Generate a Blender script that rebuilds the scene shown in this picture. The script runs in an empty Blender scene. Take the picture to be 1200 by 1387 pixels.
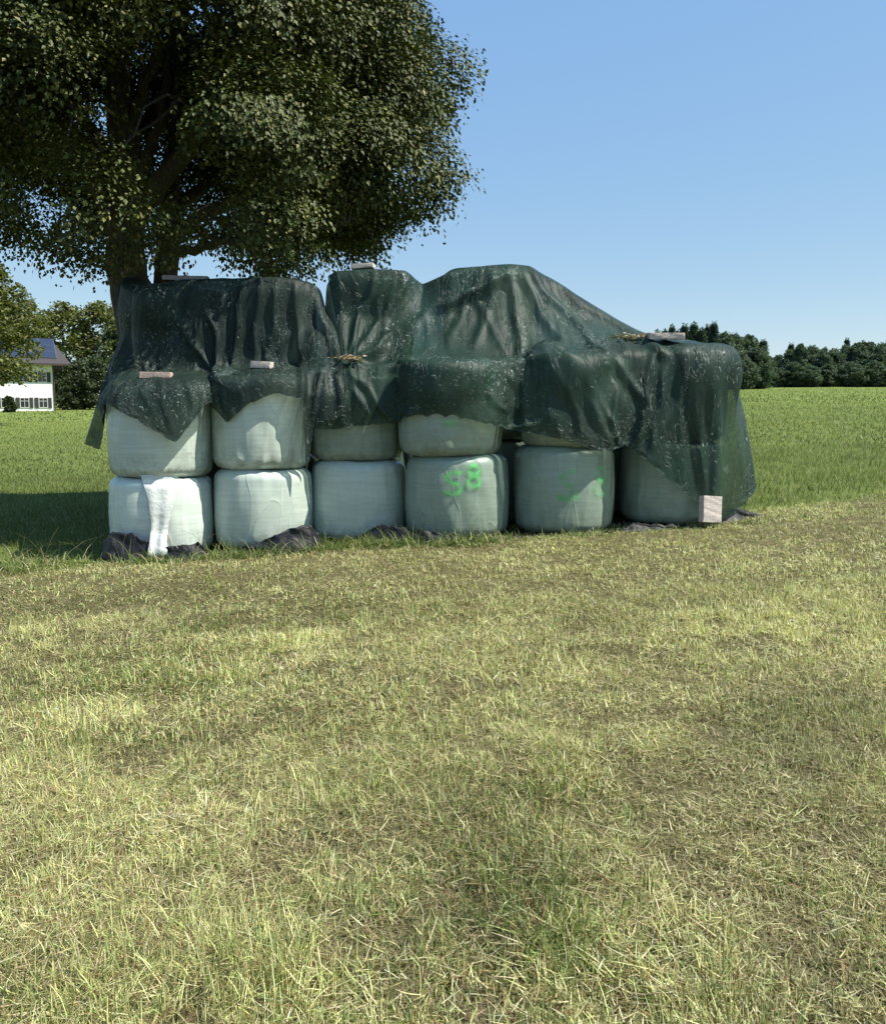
import bpy, math, random
import numpy as np
from mathutils import Vector

random.seed(7)
RNG = np.random.default_rng(7)
R_ = math.radians
scene = bpy.context.scene
COL = scene.collection

# ------------------------------------------------------------------ camera model
CAM_Z = 1.62
PITCH = R_(6.54)
SP, CP = math.sin(PITCH), math.cos(PITCH)


def P(u, v, Y):
    """World point seen at photo pixel (u, v) (1200 x 1387) at ground distance Y."""
    xc, yc = (u - 600.0) / 1200.0, (693.5 - v) / 1200.0
    k = Y / (yc * SP + CP)
    return np.array([xc * k, Y, CAM_Z + (yc * CP - SP) * k])


def sstep(a, b, x):
    t = np.clip((np.asarray(x, float) - a) / (b - a), 0, 1)
    return t * t * (3 - 2 * t)


# ------------------------------------------------------------------ noise
def _hash(ix, iy, s):
    h = (ix.astype(np.int64) * 374761393 + iy.astype(np.int64) * 668265263 + s * 1442695041) & 0x7FFFFFFF
    h = ((h ^ (h >> 13)) * 1274126177) & 0x7FFFFFFF
    h = (h ^ (h >> 16)) & 0xFFFF
    return h / 65535.0


def vnoise(x, y, s=0):
    x = np.asarray(x, float); y = np.asarray(y, float)
    ix, iy = np.floor(x), np.floor(y)
    fx, fy = x - ix, y - iy
    fx = fx * fx * (3 - 2 * fx); fy = fy * fy * (3 - 2 * fy)
    a = _hash(ix, iy, s); b = _hash(ix + 1, iy, s); c = _hash(ix, iy + 1, s); d = _hash(ix + 1, iy + 1, s)
    return (a * (1 - fx) + b * fx) * (1 - fy) + (c * (1 - fx) + d * fx) * fy


def fbm(x, y, s=0, o=4):
    t, a, n = 0.0, 1.0, 0.0
    for i in range(o):
        t = t + a * vnoise(x * 2 ** i, y * 2 ** i, s + i * 17); n += a; a *= .5
    return t / n


def terrain(x, y):
    x = np.asarray(x, float); y = np.asarray(y, float)
    near = 0.05 + 0.42 * np.tanh(x / 8.0) * (1 - 0.5 * sstep(30, 120, y))
    yy = np.maximum(y - 12.0, 0)
    ratio = x / np.maximum(y, 6.0)
    slope = 0.0195 + 0.0150 * sstep(-.35, .45, ratio)
    far = slope * (np.sqrt(yy * yy + 16.0) - 4.0)
    far = far * (1 - .35 * sstep(260, 900, y))
    lump = (fbm(x * .9, y * .9, 3, 3) - .5) * .07 * (1 - sstep(14, 30, y))
    return near + far + lump


# ------------------------------------------------------------------ object helpers
def tag(o, label=None, cat=None, group=None, kind=None):
    if label: o['label'] = label
    if cat: o['category'] = cat
    if group: o['group'] = group
    if kind: o['kind'] = kind
    return o


def empty(name, loc, label, cat, group=None):
    o = bpy.data.objects.new(name, None)
    o.empty_display_size = .2
    COL.objects.link(o)
    o.location = loc
    return tag(o, label, cat, group)


def mesh_np(name, V, F, mat, parent=None, smooth=True, col=None, uv=None, local=True):
    """V (n,3); F (m,k) array or list of such arrays; col (n,3) point colours; uv (n,2) per vertex."""
    V = np.asarray(V, np.float32)
    Fs = F if isinstance(F, list) else [F]
    Fs = [np.asarray(f, np.int32) for f in Fs if len(f)]
    me = bpy.data.meshes.new(name)
    me.vertices.add(len(V)); me.vertices.foreach_set('co', V.ravel())
    loops = np.concatenate([f.ravel() for f in Fs])
    tot = np.concatenate([np.full(len(f), f.shape[1], np.int32) for f in Fs])
    st = np.concatenate([[0], np.cumsum(tot)[:-1]]).astype(np.int32)
    me.loops.add(len(loops)); me.loops.foreach_set('vertex_index', loops)
    me.polygons.add(len(tot)); me.polygons.foreach_set('loop_start', st)
    try:
        me.polygons.foreach_set('loop_total', tot)
    except Exception:
        pass
    me.polygons.foreach_set('use_smooth', np.full(len(tot), smooth))
    if uv is not None:
        l = me.uv_layers.new(name='UVMap')
        l.data.foreach_set('uv', np.asarray(uv, np.float32)[loops].ravel())
    if col is not None:
        a = me.attributes.new('tint', 'FLOAT_COLOR', 'POINT')
        c = np.ones((len(V), 4), np.float32); c[:, :col.shape[1]] = col
        a.data.foreach_set('color', c.ravel())
    me.update(calc_edges=True); me.validate()
    if mat: me.materials.append(mat)
    o = bpy.data.objects.new(name, me)
    COL.objects.link(o)
    if parent is not None: o.parent = parent
    return o


class MB:
    """Collects boxes, tubes and grids, then links them as ONE mesh."""
    def __init__(s): s.V, s.Q, s.T, s.n = [], [], [], 0

    def add(s, V, Q=(), T=()):
        V = np.asarray(V, float); s.V.append(V)
        if len(Q): s.Q.append(np.asarray(Q, int) + s.n)
        if len(T): s.T.append(np.asarray(T, int) + s.n)
        s.n += len(V)

    def box(s, c, size, ax=((1, 0, 0), (0, 1, 0), (0, 0, 1))):
        c = np.asarray(c, float); ax = np.asarray(ax, float); h = np.asarray(size, float) / 2
        V = [c + ax[0] * h[0] * i + ax[1] * h[1] * j + ax[2] * h[2] * k for i in (-1, 1) for j in (-1, 1) for k in (-1, 1)]
        s.add(V, [[0, 1, 3, 2], [4, 6, 7, 5], [0, 4, 5, 1], [2, 3, 7, 6], [0, 2, 6, 4], [1, 5, 7, 3]])

    def tube(s, pts, rad, n=8, cap=True):
        pts = np.asarray(pts, float); m = len(pts)
        rad = np.broadcast_to(np.asarray(rad, float), (m,))
        tan = np.gradient(pts, axis=0); tan /= np.linalg.norm(tan, axis=1)[:, None] + 1e-9
        ref = np.array([1.0, 0, 0]) if abs(tan[0][0]) < .8 else np.array([0, 1.0, 0])
        V = []
        a = np.linspace(0, 2 * math.pi, n, endpoint=False)
        for i in range(m):
            ref = ref - tan[i] * ref.dot(tan[i]); ref /= np.linalg.norm(ref)
            b = np.cross(tan[i], ref)
            V.append(pts[i] + rad[i] * (np.cos(a)[:, None] * ref + np.sin(a)[:, None] * b))
        V = np.concatenate(V)
        Q = [[i * n + j, i * n + (j + 1) % n, (i + 1) * n + (j + 1) % n, (i + 1) * n + j] for i in range(m - 1) for j in range(n)]
        T = []
        if cap:
            V = np.concatenate([V, pts[-1:] + tan[-1:] * rad[-1]])
            T = [[(m - 1) * n + j, (m - 1) * n + (j + 1) % n, m * n] for j in range(n)]
        s.add(V, Q, T)

    def grid(s, G):
        ny, nx = G.shape[:2]
        i = np.arange(ny * nx).reshape(ny, nx)
        s.add(G.reshape(-1, 3), np.stack([i[:-1, :-1], i[:-1, 1:], i[1:, 1:], i[1:, :-1]], -1).reshape(-1, 4))

    def build(s, name, mat, parent=None, smooth=False, origin=None, bevel=0):
        V = np.concatenate(s.V)
        if origin is not None: V = V - np.asarray(origin)
        F = []
        if s.Q: F.append(np.concatenate(s.Q))
        if s.T: F.append(np.concatenate(s.T))
        o = mesh_np(name, V, F, mat, parent, smooth)
        if bevel:
            b = o.modifiers.new('edge', 'BEVEL'); b.width = bevel; b.segments = 2; b.limit_method = 'ANGLE'
        return o


def grid_faces(ny, nx):
    i = np.arange(ny * nx).reshape(ny, nx)
    return np.stack([i[:-1, :-1], i[:-1, 1:], i[1:, 1:], i[1:, :-1]], -1).reshape(-1, 4)


def catmull(keys, n):
    keys = np.asarray(keys, float)
    m = len(keys)
    t = np.linspace(0, m - 1, n)
    i = np.clip(t.astype(int), 0, m - 2); f = (t - i)[:, None]
    g = lambda k: keys[np.clip(k, 0, m - 1)]
    p0, p1, p2, p3 = g(i - 1), g(i), g(i + 1), g(i + 2)
    return .5 * (2 * p1 + (p2 - p0) * f + (2 * p0 - 5 * p1 + 4 * p2 - p3) * f ** 2 + (3 * p1 - p0 - 3 * p2 + p3) * f ** 3)


# ------------------------------------------------------------------ materials
def nodes(name):
    m = bpy.data.materials.new(name); m.use_nodes = True
    nt = m.node_tree; nt.nodes.clear()
    out = nt.nodes.new('ShaderNodeOutputMaterial')
    def N(t, **kw):
        n = nt.nodes.new(t)
        for k, v in kw.items():
            if k in n.inputs: n.inputs[k].default_value = v
            else: setattr(n, k, v)
        return n
    L = nt.links.new
    return m, N, L, out


def ramp(N, stops):
    r = N('ShaderNodeValToRGB')
    e = r.color_ramp.elements
    while len(e) < len(stops): e.new(.5)
    for el, (p, c) in zip(e, stops):
        el.position = p; el.color = (*c, 1) if len(c) == 3 else c
    return r


def mat_simple(name, c, rough=.6, var=.25, scale=8, bump=.0, spec=.4, bscale=40, metallic=0):
    m, N, L, out = nodes(name)
    b = N('ShaderNodeBsdfPrincipled', Roughness=rough, Metallic=metallic)
    b.inputs['Specular IOR Level'].default_value = spec
    tc = N('ShaderNodeTexCoord')
    nz = N('ShaderNodeTexNoise', Scale=scale, Detail=6.0, Roughness=.65)
    L(tc.outputs['Object'], nz.inputs['Vector'])
    r = ramp(N, [(.28, tuple(x * (1 - var) for x in c)), (.72, tuple(min(1, x * (1 + var)) for x in c))])
    L(nz.outputs['Fac'], r.inputs['Fac']); L(r.outputs['Color'], b.inputs['Base Color'])
    if bump:
        n2 = N('ShaderNodeTexNoise', Scale=bscale, Detail=5.0)
        L(tc.outputs['Object'], n2.inputs['Vector'])
        bp = N('ShaderNodeBump', Strength=bump, Distance=.02)
        L(n2.outputs['Fac'], bp.inputs['Height']); L(bp.outputs['Normal'], b.inputs['Normal'])
    L(b.outputs[0], out.inputs['Surface'])
    return m


def mat_leaf(name, rough=.45, trans=.35, spec=.5, tmul=(1.5, 1.7, .6)):
    m, N, L, out = nodes(name)
    at = N('ShaderNodeAttribute', attribute_name='tint')
    b = N('ShaderNodeBsdfPrincipled', Roughness=rough)
    b.inputs['Specular IOR Level'].default_value = spec
    L(at.outputs['Color'], b.inputs['Base Color'])
    mu = N('ShaderNodeMix', data_type='RGBA', blend_type='MULTIPLY')
    mu.inputs[0].default_value = 1
    L(at.outputs['Color'], mu.inputs[6]); mu.inputs[7].default_value = (*tmul, 1)
    t = N('ShaderNodeBsdfTranslucent'); L(mu.outputs[2], t.inputs['Color'])
    mx = N('ShaderNodeMixShader', Fac=trans)
    L(b.outputs[0], mx.inputs[1]); L(t.outputs[0], mx.inputs[2]); L(mx.outputs[0], out.inputs['Surface'])
    return m


def mat_film(name, base):
    """Stretch film wound round a bale: satin plastic, fine horizontal winding, creases."""
    m, N, L, out = nodes(name)
    b = N('ShaderNodeBsdfPrincipled', Roughness=.38)
    b.inputs['Specular IOR Level'].default_value = .5
    b.inputs['Subsurface Weight'].default_value = 0
    tc = N('ShaderNodeTexCoord')
    oi = N('ShaderNodeObjectInfo')
    mp = N('ShaderNodeMapping'); mp.inputs['Scale'].default_value = (.9, .9, 11)
    ad = N('ShaderNodeVectorMath', operation='ADD')
    L(tc.outputs['Object'], ad.inputs[0]); L(oi.outputs['Location'], ad.inputs[1])
    L(ad.outputs[0], mp.inputs['Vector'])
    band = N('ShaderNodeTexNoise', Scale=2.2, Detail=7.0, Roughness=.6); L(mp.outputs[0], band.inputs['Vector'])
    mp2 = N('ShaderNodeMapping'); mp2.inputs['Scale'].default_value = (5, 5, .6)
    L(ad.outputs[0], mp2.inputs['Vector'])
    vert = N('ShaderNodeTexNoise', Scale=2.4, Detail=5.0, Roughness=.55, Distortion=.6); L(mp2.outputs[0], vert.inputs['Vector'])
    big = N('ShaderNodeTexNoise', Scale=1.6, Detail=4.0); L(ad.outputs[0], big.inputs['Vector'])
    r1 = ramp(N, [(.25, tuple(x * .84 for x in base)), (.55, base), (.8, tuple(min(.9, x * 1.1) for x in base))])
    L(band.outputs['Fac'], r1.inputs['Fac'])
    r2 = ramp(N, [(.3, (.86, .90, .86)), (.6, (1, 1, 1)), (.8, (.93, .95, .97))])
    L(vert.outputs['Fac'], r2.inputs['Fac'])
    mx = N('ShaderNodeMix', data_type='RGBA', blend_type='MULTIPLY'); mx.inputs[0].default_value = .3
    L(r1.outputs['Color'], mx.inputs[6]); L(r2.outputs['Color'], mx.inputs[7])
    sx = N('ShaderNodeSeparateXYZ'); L(tc.outputs['Object'], sx.inputs[0])
    dz = N('ShaderNodeMapRange'); dz.inputs[1].default_value = .34; dz.inputs[2].default_value = .0; L(sx.outputs[2], dz.inputs[0])
    dn2 = N('ShaderNodeTexNoise', Scale=9, Detail=6.0, Roughness=.7); L(ad.outputs[0], dn2.inputs['Vector'])
    rd = ramp(N, [(.42, (0,) * 3), (.72, (1,) * 3)]); L(dn2.outputs['Fac'], rd.inputs['Fac'])
    dm = N('ShaderNodeMath', operation='MULTIPLY'); L(dz.outputs[0], dm.inputs[0]); L(rd.outputs['Color'], dm.inputs[1])
    md = N('ShaderNodeMix', data_type='RGBA'); L(dm.outputs[0], md.inputs[0]); L(mx.outputs[2], md.inputs[6]); md.inputs[7].default_value = (.16, .15, .10, 1)
    L(md.outputs[2], b.inputs['Base Color'])
    rr = ramp(N, [(.3, (.22,) * 3), (.7, (.43,) * 3)]); L(big.outputs['Fac'], rr.inputs['Fac'])
    L(rr.outputs['Color'], b.inputs['Roughness'])
    # creases: thin dark-free ridges from distorted voronoi edges, vertical stretch
    mp3 = N('ShaderNodeMapping'); mp3.inputs['Scale'].default_value = (1.5, 1.5, .35)
    L(ad.outputs[0], mp3.inputs['Vector'])
    dn = N('ShaderNodeTexNoise', Scale=1.5, Detail=2.0); L(mp3.outputs[0], dn.inputs['Vector'])
    av = N('ShaderNodeVectorMath', operation='ADD'); L(mp3.outputs[0], av.inputs[0])
    L(dn.outputs['Color'], av.inputs[1])
    vo = N('ShaderNodeTexVoronoi', feature='DISTANCE_TO_EDGE', Scale=1.3); L(av.outputs[0], vo.inputs['Vector'])
    rv = ramp(N, [(0, (1,) * 3), (.012, (.3,) * 3), (.03, (0,) * 3)]); L(vo.outputs['Distance'], rv.inputs['Fac'])
    wv = N('ShaderNodeTexWave', wave_type='BANDS', bands_direction='Z', wave_profile='SAW', Scale=2.3, Distortion=1.6, Detail=2.0)
    wv.inputs['Detail Scale'].default_value = .8; L(ad.outputs[0], wv.inputs['Vector'])
    b0 = N('ShaderNodeBump', Strength=.22, Distance=.006); L(wv.outputs['Fac'], b0.inputs['Height'])
    b1 = N('ShaderNodeBump', Strength=.12, Distance=.01); L(band.outputs['Fac'], b1.inputs['Height']); L(b0.outputs[0], b1.inputs['Normal'])
    b2 = N('ShaderNodeBump', Strength=.09, Distance=.03); L(vert.outputs['Fac'], b2.inputs['Height']); L(b1.outputs[0], b2.inputs['Normal'])
    b3 = N('ShaderNodeBump', Strength=.30, Distance=.012); L(rv.outputs['Color'], b3.inputs['Height']); L(b2.outputs[0], b3.inputs['Normal'])
    L(b3.outputs[0], b.inputs['Normal'])
    L(b.outputs[0], out.inputs['Surface'])
    return m


def mat_net(name, base=(.007, .023, .015), open_=(.06, .36), gl=.53, wd=(8.0, 5.0)):
    """Woven tape shade net: thin dark tapes with gaps between them; uv runs along and down the drape."""
    m, N, L, out = nodes(name)
    uv = N('ShaderNodeTexCoord')
    def mapped(sx, sy):
        mp = N('ShaderNodeMapping'); mp.inputs['Scale'].default_value = (wd[0] * sx, wd[1] * sy, 1); L(uv.outputs['UV'], mp.inputs['Vector']); return mp.outputs[0]
    def noise(vec, sc, det=4.0, ro=.6, di=0.0):
        n = N('ShaderNodeTexNoise', Scale=sc, Detail=det, Roughness=ro, Distortion=di); L(vec, n.inputs['Vector']); return n.outputs['Fac']
    def rmp(fac, *st):
        r = ramp(N, [(p, (c,) * 3) for p, c in st]); L(fac, r.inputs['Fac']); return r.outputs['Color']
    def mth(op, a, b):
        n = N('ShaderNodeMath', operation=op)
        for k, q in enumerate((a, b)):
            if isinstance(q, (int, float)): n.inputs[k].default_value = q
            else: L(q, n.inputs[k])
        return n.outputs[0]
    b = N('ShaderNodeBsdfPrincipled', Roughness=gl)
    b.inputs['Specular IOR Level'].default_value = .28
    r1 = ramp(N, [(.3, tuple(x * .7 for x in base)), (.7, tuple(x * 1.5 for x in base))]); L(noise(mapped(1, .6), 2.2, 5.0), r1.inputs['Fac'])
    # pale flecks: sun glints on the tapes painted into the colour, in patches
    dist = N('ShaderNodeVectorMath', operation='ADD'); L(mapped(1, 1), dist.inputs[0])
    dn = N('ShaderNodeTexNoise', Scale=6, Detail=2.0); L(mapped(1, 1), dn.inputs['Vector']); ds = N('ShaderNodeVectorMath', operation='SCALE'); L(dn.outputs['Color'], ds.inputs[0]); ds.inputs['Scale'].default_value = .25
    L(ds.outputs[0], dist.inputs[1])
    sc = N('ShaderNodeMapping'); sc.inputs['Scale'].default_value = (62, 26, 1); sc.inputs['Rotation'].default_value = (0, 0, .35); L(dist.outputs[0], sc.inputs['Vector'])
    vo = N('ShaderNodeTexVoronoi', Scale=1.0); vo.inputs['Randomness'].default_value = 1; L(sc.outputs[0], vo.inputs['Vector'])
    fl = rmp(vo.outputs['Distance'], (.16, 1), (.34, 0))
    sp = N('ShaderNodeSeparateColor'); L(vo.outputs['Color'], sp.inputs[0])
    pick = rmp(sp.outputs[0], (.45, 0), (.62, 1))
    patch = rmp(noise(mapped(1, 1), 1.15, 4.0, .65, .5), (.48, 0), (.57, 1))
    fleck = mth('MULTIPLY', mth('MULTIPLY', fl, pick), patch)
    # thin worn crease lines, whitened where the tapes were folded
    cn = N('ShaderNodeTexNoise', Scale=1.0, Detail=3.0, Roughness=.55, Distortion=1.2); L(mapped(4.2, 1.1), cn.inputs['Vector'])
    line = rmp(mth('ABSOLUTE', mth('SUBTRACT', cn.outputs['Fac'], .5), 0), (0, 1), (.018, 0))
    cn2 = N('ShaderNodeTexNoise', Scale=1.0, Detail=3.0, Roughness=.6, Distortion=1.6); L(mapped(3.0, 3.4), cn2.inputs['Vector'])
    line2 = rmp(mth('ABSOLUTE', mth('SUBTRACT', cn2.outputs['Fac'], .52), 0), (0, 1), (.013, 0))
    pm2 = rmp(noise(mapped(1, 1), 1.7, 3.0), (.5, 0), (.62, 1))
    lines = mth('MAXIMUM', mth('MULTIPLY', line, .8), mth('MULTIPLY', line2, pm2))
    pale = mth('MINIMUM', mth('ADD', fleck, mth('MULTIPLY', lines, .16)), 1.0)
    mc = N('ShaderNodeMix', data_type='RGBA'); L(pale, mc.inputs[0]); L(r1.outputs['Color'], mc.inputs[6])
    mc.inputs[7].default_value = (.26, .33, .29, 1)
    L(mc.outputs[2], b.inputs['Base Color'])
    b1 = N('ShaderNodeBump', Strength=.5, Distance=.03); L(noise(mapped(1.6, .7), 5, 7.0, .66, .8), b1.inputs['Height'])
    b2 = N('ShaderNodeBump', Strength=.8, Distance=.02); L(lines, b2.inputs['Height']); L(b1.outputs[0], b2.inputs['Normal'])
    b3 = N('ShaderNodeBump', Strength=.35, Distance=.006); L(noise(mapped(70, 14), 1, 2.0), b3.inputs['Height']); L(b2.outputs[0], b3.inputs['Normal'])
    L(b3.outputs[0], b.inputs['Normal'])
    tr = N('ShaderNodeBsdfTransparent'); tr.inputs['Color'].default_value = (.80, .93, .87, 1)
    lw = N('ShaderNodeLayerWeight', Blend=.35)
    mr = N('ShaderNodeMapRange'); mr.inputs[1].default_value = 0; mr.inputs[2].default_value = .9
    mr.inputs[3].default_value = open_[1]; mr.inputs[4].default_value = open_[0]
    L(lw.outputs['Facing'], mr.inputs[0])
    worn = rmp(noise(mapped(.8, .8), 1.3, 3.0), (.35, .3), (.68, 1.3))
    fac = mth('MULTIPLY', mth('MULTIPLY', mr.outputs[0], worn), mth('SUBTRACT', 1.0, pale))
    mx = N('ShaderNodeMixShader'); L(fac, mx.inputs[0]); L(b.outputs[0], mx.inputs[1]); L(tr.outputs[0], mx.inputs[2])
    L(mx.outputs[0], out.inputs['Surface'])
    return m


def mat_spray(name, c):
    m, N, L, out = nodes(name)
    b = N('ShaderNodeBsdfPrincipled', Roughness=.45); b.inputs['Base Color'].default_value = (*c, 1)
    tc = N('ShaderNodeTexCoord')
    at = N('ShaderNodeAttribute', attribute_name='tint')
    sep = N('ShaderNodeSeparateColor'); L(at.outputs['Color'], sep.inputs[0])
    n = N('ShaderNodeTexNoise', Scale=26, Detail=5.0, Roughness=.7); L(tc.outputs['Object'], n.inputs['Vector'])
    r = ramp(N, [(.3, (.45,) * 3), (.6, (1,) * 3)]); L(n.outputs['Fac'], r.inputs['Fac'])
    mu = N('ShaderNodeMath', operation='MULTIPLY'); L(sep.outputs[0], mu.inputs[0]); L(r.outputs['Color'], mu.inputs[1])
    tr = N('ShaderNodeBsdfTransparent')
    mx = N('ShaderNodeMixShader'); L(mu.outputs[0], mx.inputs[0]); L(tr.outputs[0], mx.inputs[1]); L(b.outputs[0], mx.inputs[2])
    L(mx.outputs[0], out.inputs['Surface'])
    return m


def mat_bark():
    m, N, L, out = nodes('bark')
    b = N('ShaderNodeBsdfPrincipled', Roughness=.9)
    tc = N('ShaderNodeTexCoord')
    mp = N('ShaderNodeMapping'); mp.inputs['Scale'].default_value = (6, 6, 1.3); L(tc.outputs['Object'], mp.inputs['Vector'])
    n = N('ShaderNodeTexNoise', Scale=3, Detail=8.0, Roughness=.7); L(mp.outputs[0], n.inputs['Vector'])
    r = ramp(N, [(.3, (.035, .03, .022)), (.55, (.085, .074, .058)), (.75, (.15, .135, .11))]); L(n.outputs['Fac'], r.inputs['Fac'])
    L(r.outputs['Color'], b.inputs['Base Color'])
    bp = N('ShaderNodeBump', Strength=.8, Distance=.06); L(n.outputs['Fac'], bp.inputs['Height']); L(bp.outputs[0], b.inputs['Normal'])
    L(b.outputs[0], out.inputs['Surface'])
    return m


def mat_ground():
    m, N, L, out = nodes('ground_soil_and_turf')
    b = N('ShaderNodeBsdfPrincipled', Roughness=.95); b.inputs['Specular IOR Level'].default_value = .15
    tc = N('ShaderNodeTexCoord')
    at = N('ShaderNodeAttribute', attribute_name='tint')
    n = N('ShaderNodeTexNoise', Scale=14, Detail=9.0, Roughness=.75); L(tc.outputs['Object'], n.inputs['Vector'])
    n2 = N('ShaderNodeTexNoise', Scale=.22, Detail=7.0, Roughness=.65); L(tc.outputs['Object'], n2.inputs['Vector'])
    r = ramp(N, [(.25, (.55,) * 3), (.5, (1,) * 3), (.75, (1.5, 1.45, 1.25))]); L(n.outputs['Fac'], r.inputs['Fac'])
    r2 = ramp(N, [(.3, (.80, .84, .8)), (.7, (1.2, 1.15, 1.1))]); L(n2.outputs['Fac'], r2.inputs['Fac'])
    a = N('ShaderNodeMix', data_type='RGBA', blend_type='MULTIPLY'); a.inputs[0].default_value = 1
    L(at.outputs['Color'], a.inputs[6]); L(r.outputs['Color'], a.inputs[7])
    a2 = N('ShaderNodeMix', data_type='RGBA', blend_type='MULTIPLY'); a2.inputs[0].default_value = 1
    L(a.outputs[2], a2.inputs[6]); L(r2.outputs['Color'], a2.inputs[7])
    L(a2.outputs[2], b.inputs['Base Color'])
    bp = N('ShaderNodeBump', Strength=.7, Distance=.05); L(n.outputs['Fac'], bp.inputs['Height']); L(bp.outputs[0], b.inputs['Normal'])
    L(b.outputs[0], out.inputs['Surface'])
    return m


M_bark = mat_bark()
M_leaf = mat_leaf('tree_leaves', .55, .05, .28)
M_far = mat_leaf('far_leaves', .6, .25, .3)
M_grass = mat_leaf('grass_blades', .5, .35, .35, (1.15, 1.2, .8))
M_film = [mat_film('film_pale_mint', (.46, .53, .46)), mat_film('film_white_mint', (.55, .62, .555)), mat_film('film_sage', (.235, .298, .243))]
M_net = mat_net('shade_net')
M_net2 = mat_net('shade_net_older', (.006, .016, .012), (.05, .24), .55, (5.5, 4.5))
M_spray = mat_spray('neon_green_spray', (.12, .58, .15))
M_black = mat_simple('black_tarp', (.012, .013, .015), .55, .3, 6, .6, .3, 18)
M_white = mat_simple('loose_white_film', (.50, .535, .505), .45, .10, 9, .45, .35, 22)
M_brick = mat_simple('weathered_concrete', (.52, .455, .40), .85, .22, 25, .4, .2, 90)
M_brick2 = mat_simple('clay_brick', (.45, .345, .29), .9, .25, 25, .4, .2, 90)
M_wood = mat_simple('weathered_plank', (.22, .20, .18), .8, .3, 12, .3, .2, 60)
M_wall = mat_simple('white_render', (.80, .80, .78), .9, .04, 3, .1, .2)
M_roof = mat_simple('brown_roof_tile', (.058, .053, .054), .8, .25, 5, .3, .2, 20)
M_eave = mat_simple('dark_eave_timber', (.07, .045, .03), .7, .25, 5)
M_glass = mat_simple('window_glass', (.02, .025, .03), .08, .1, 3, 0, .6)
M_shut = mat_simple('dark_shutter', (.035, .04, .035), .6, .2, 5)
M_frame = mat_simple('window_frame', (.55, .54, .5), .6, .05, 5)
M_pv = mat_simple('solar_cell', (.022, .028, .05), .3, .2, 2, 0, .7)
M_pvf = mat_simple('solar_frame', (.35, .37, .4), .35, .1, 4, 0, .5, 40, .8)
M_litter = mat_leaf('dry_leaf_litter', .8, .15, .2)

# ------------------------------------------------------------------ ground sheet
YB_X = [-60, -7, -5, -3.5, 0, 3.5, 5.0, 7, 12, 60]
YB_Y = [9.6, 9.9, 10.0, 10.15, 10.6, 11.3, 12.0, 13.6, 15.5, 22]


def mown_edge(x, y):
    """> 0 inside the tall meadow, < 0 on the mown strip (metres)."""
    return y - np.interp(x, YB_X, YB_Y) + (fbm(x * 1.7, y * 1.7, 41, 3) - .5) * 1.1


def soil_mask(x, y):
    s = np.zeros_like(np.asarray(x, float))
    for (u, v, r) in ((690, 1325, .10), (250, 1374, .12), (640, 1378, .10), (845, 1345, .07),
                      (1010, 1130, .08), (385, 1145, .06), (705, 1195, .06)):
        p = gpix(u, v)
        s = np.maximum(s, np.exp(-(((x - p[0]) / r) ** 2 + ((y - p[1]) / (r * 1.15)) ** 2)))
    return s


def gpix(u, v):
    """Where the photo's ray through (u, v) meets the near ground."""
    Y = 5.0
    for _ in range(30):
        d = P(u, v, 1.0); k = (d[2] - CAM_Z)
        Y = (float(terrain(d[0] * Y, Y)) - CAM_Z) / k
    return (P(u, v, 1.0)[0] * Y, Y)


def axis(lo, hi, fine_lo, fine_hi, step, grow=1.13):
    a = list(np.arange(fine_lo, fine_hi + 1e-6, step))
    s, x = step, fine_hi
    while x < hi: s *= grow; x += s; a.append(x)
    s, x, b = step, fine_lo, []
    while x > lo: s *= grow; x -= s; b.append(x)
    return np.array(b[::-1] + a)


xs = axis(-900, 900, -8, 8, .11, 1.09); ys = axis(-120, 1500, 1.2, 16, .11, 1.06)
GX, GY = np.meshgrid(xs, ys)
GZ = terrain(GX, GY)
mz = sstep(-.3, .4, mown_edge(GX, GY))
sm = np.clip(soil_mask(GX, GY) * (.3 + 1.3 * fbm(GX * 9, GY * 9, 66, 3)), 0, 1)
mown_c = np.array([.100, .090, .042]); mead_c = np.array([.100, .132, .030]); soil_c = np.array([.150, .112, .068])
far_w = sstep(25, 70, GY)
mead = mead_c[None, None] * (1 + .35 * far_w[..., None])
gc = mown_c * (1 - mz[..., None]) + mead * mz[..., None]
gc = gc * (1 - sm[..., None]) + soil_c * sm[..., None]
GZ = GZ - sm * .02 * (1 - mz)
ground = mesh_np('ground', np.stack([GX, GY, GZ], -1).reshape(-1, 3), grid_faces(len(ys), len(xs)), mat_ground(), col=gc.reshape(-1, 3))
tag(ground, 'mown meadow ground rising gently towards the distant wood', None, None, 'structure')


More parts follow.
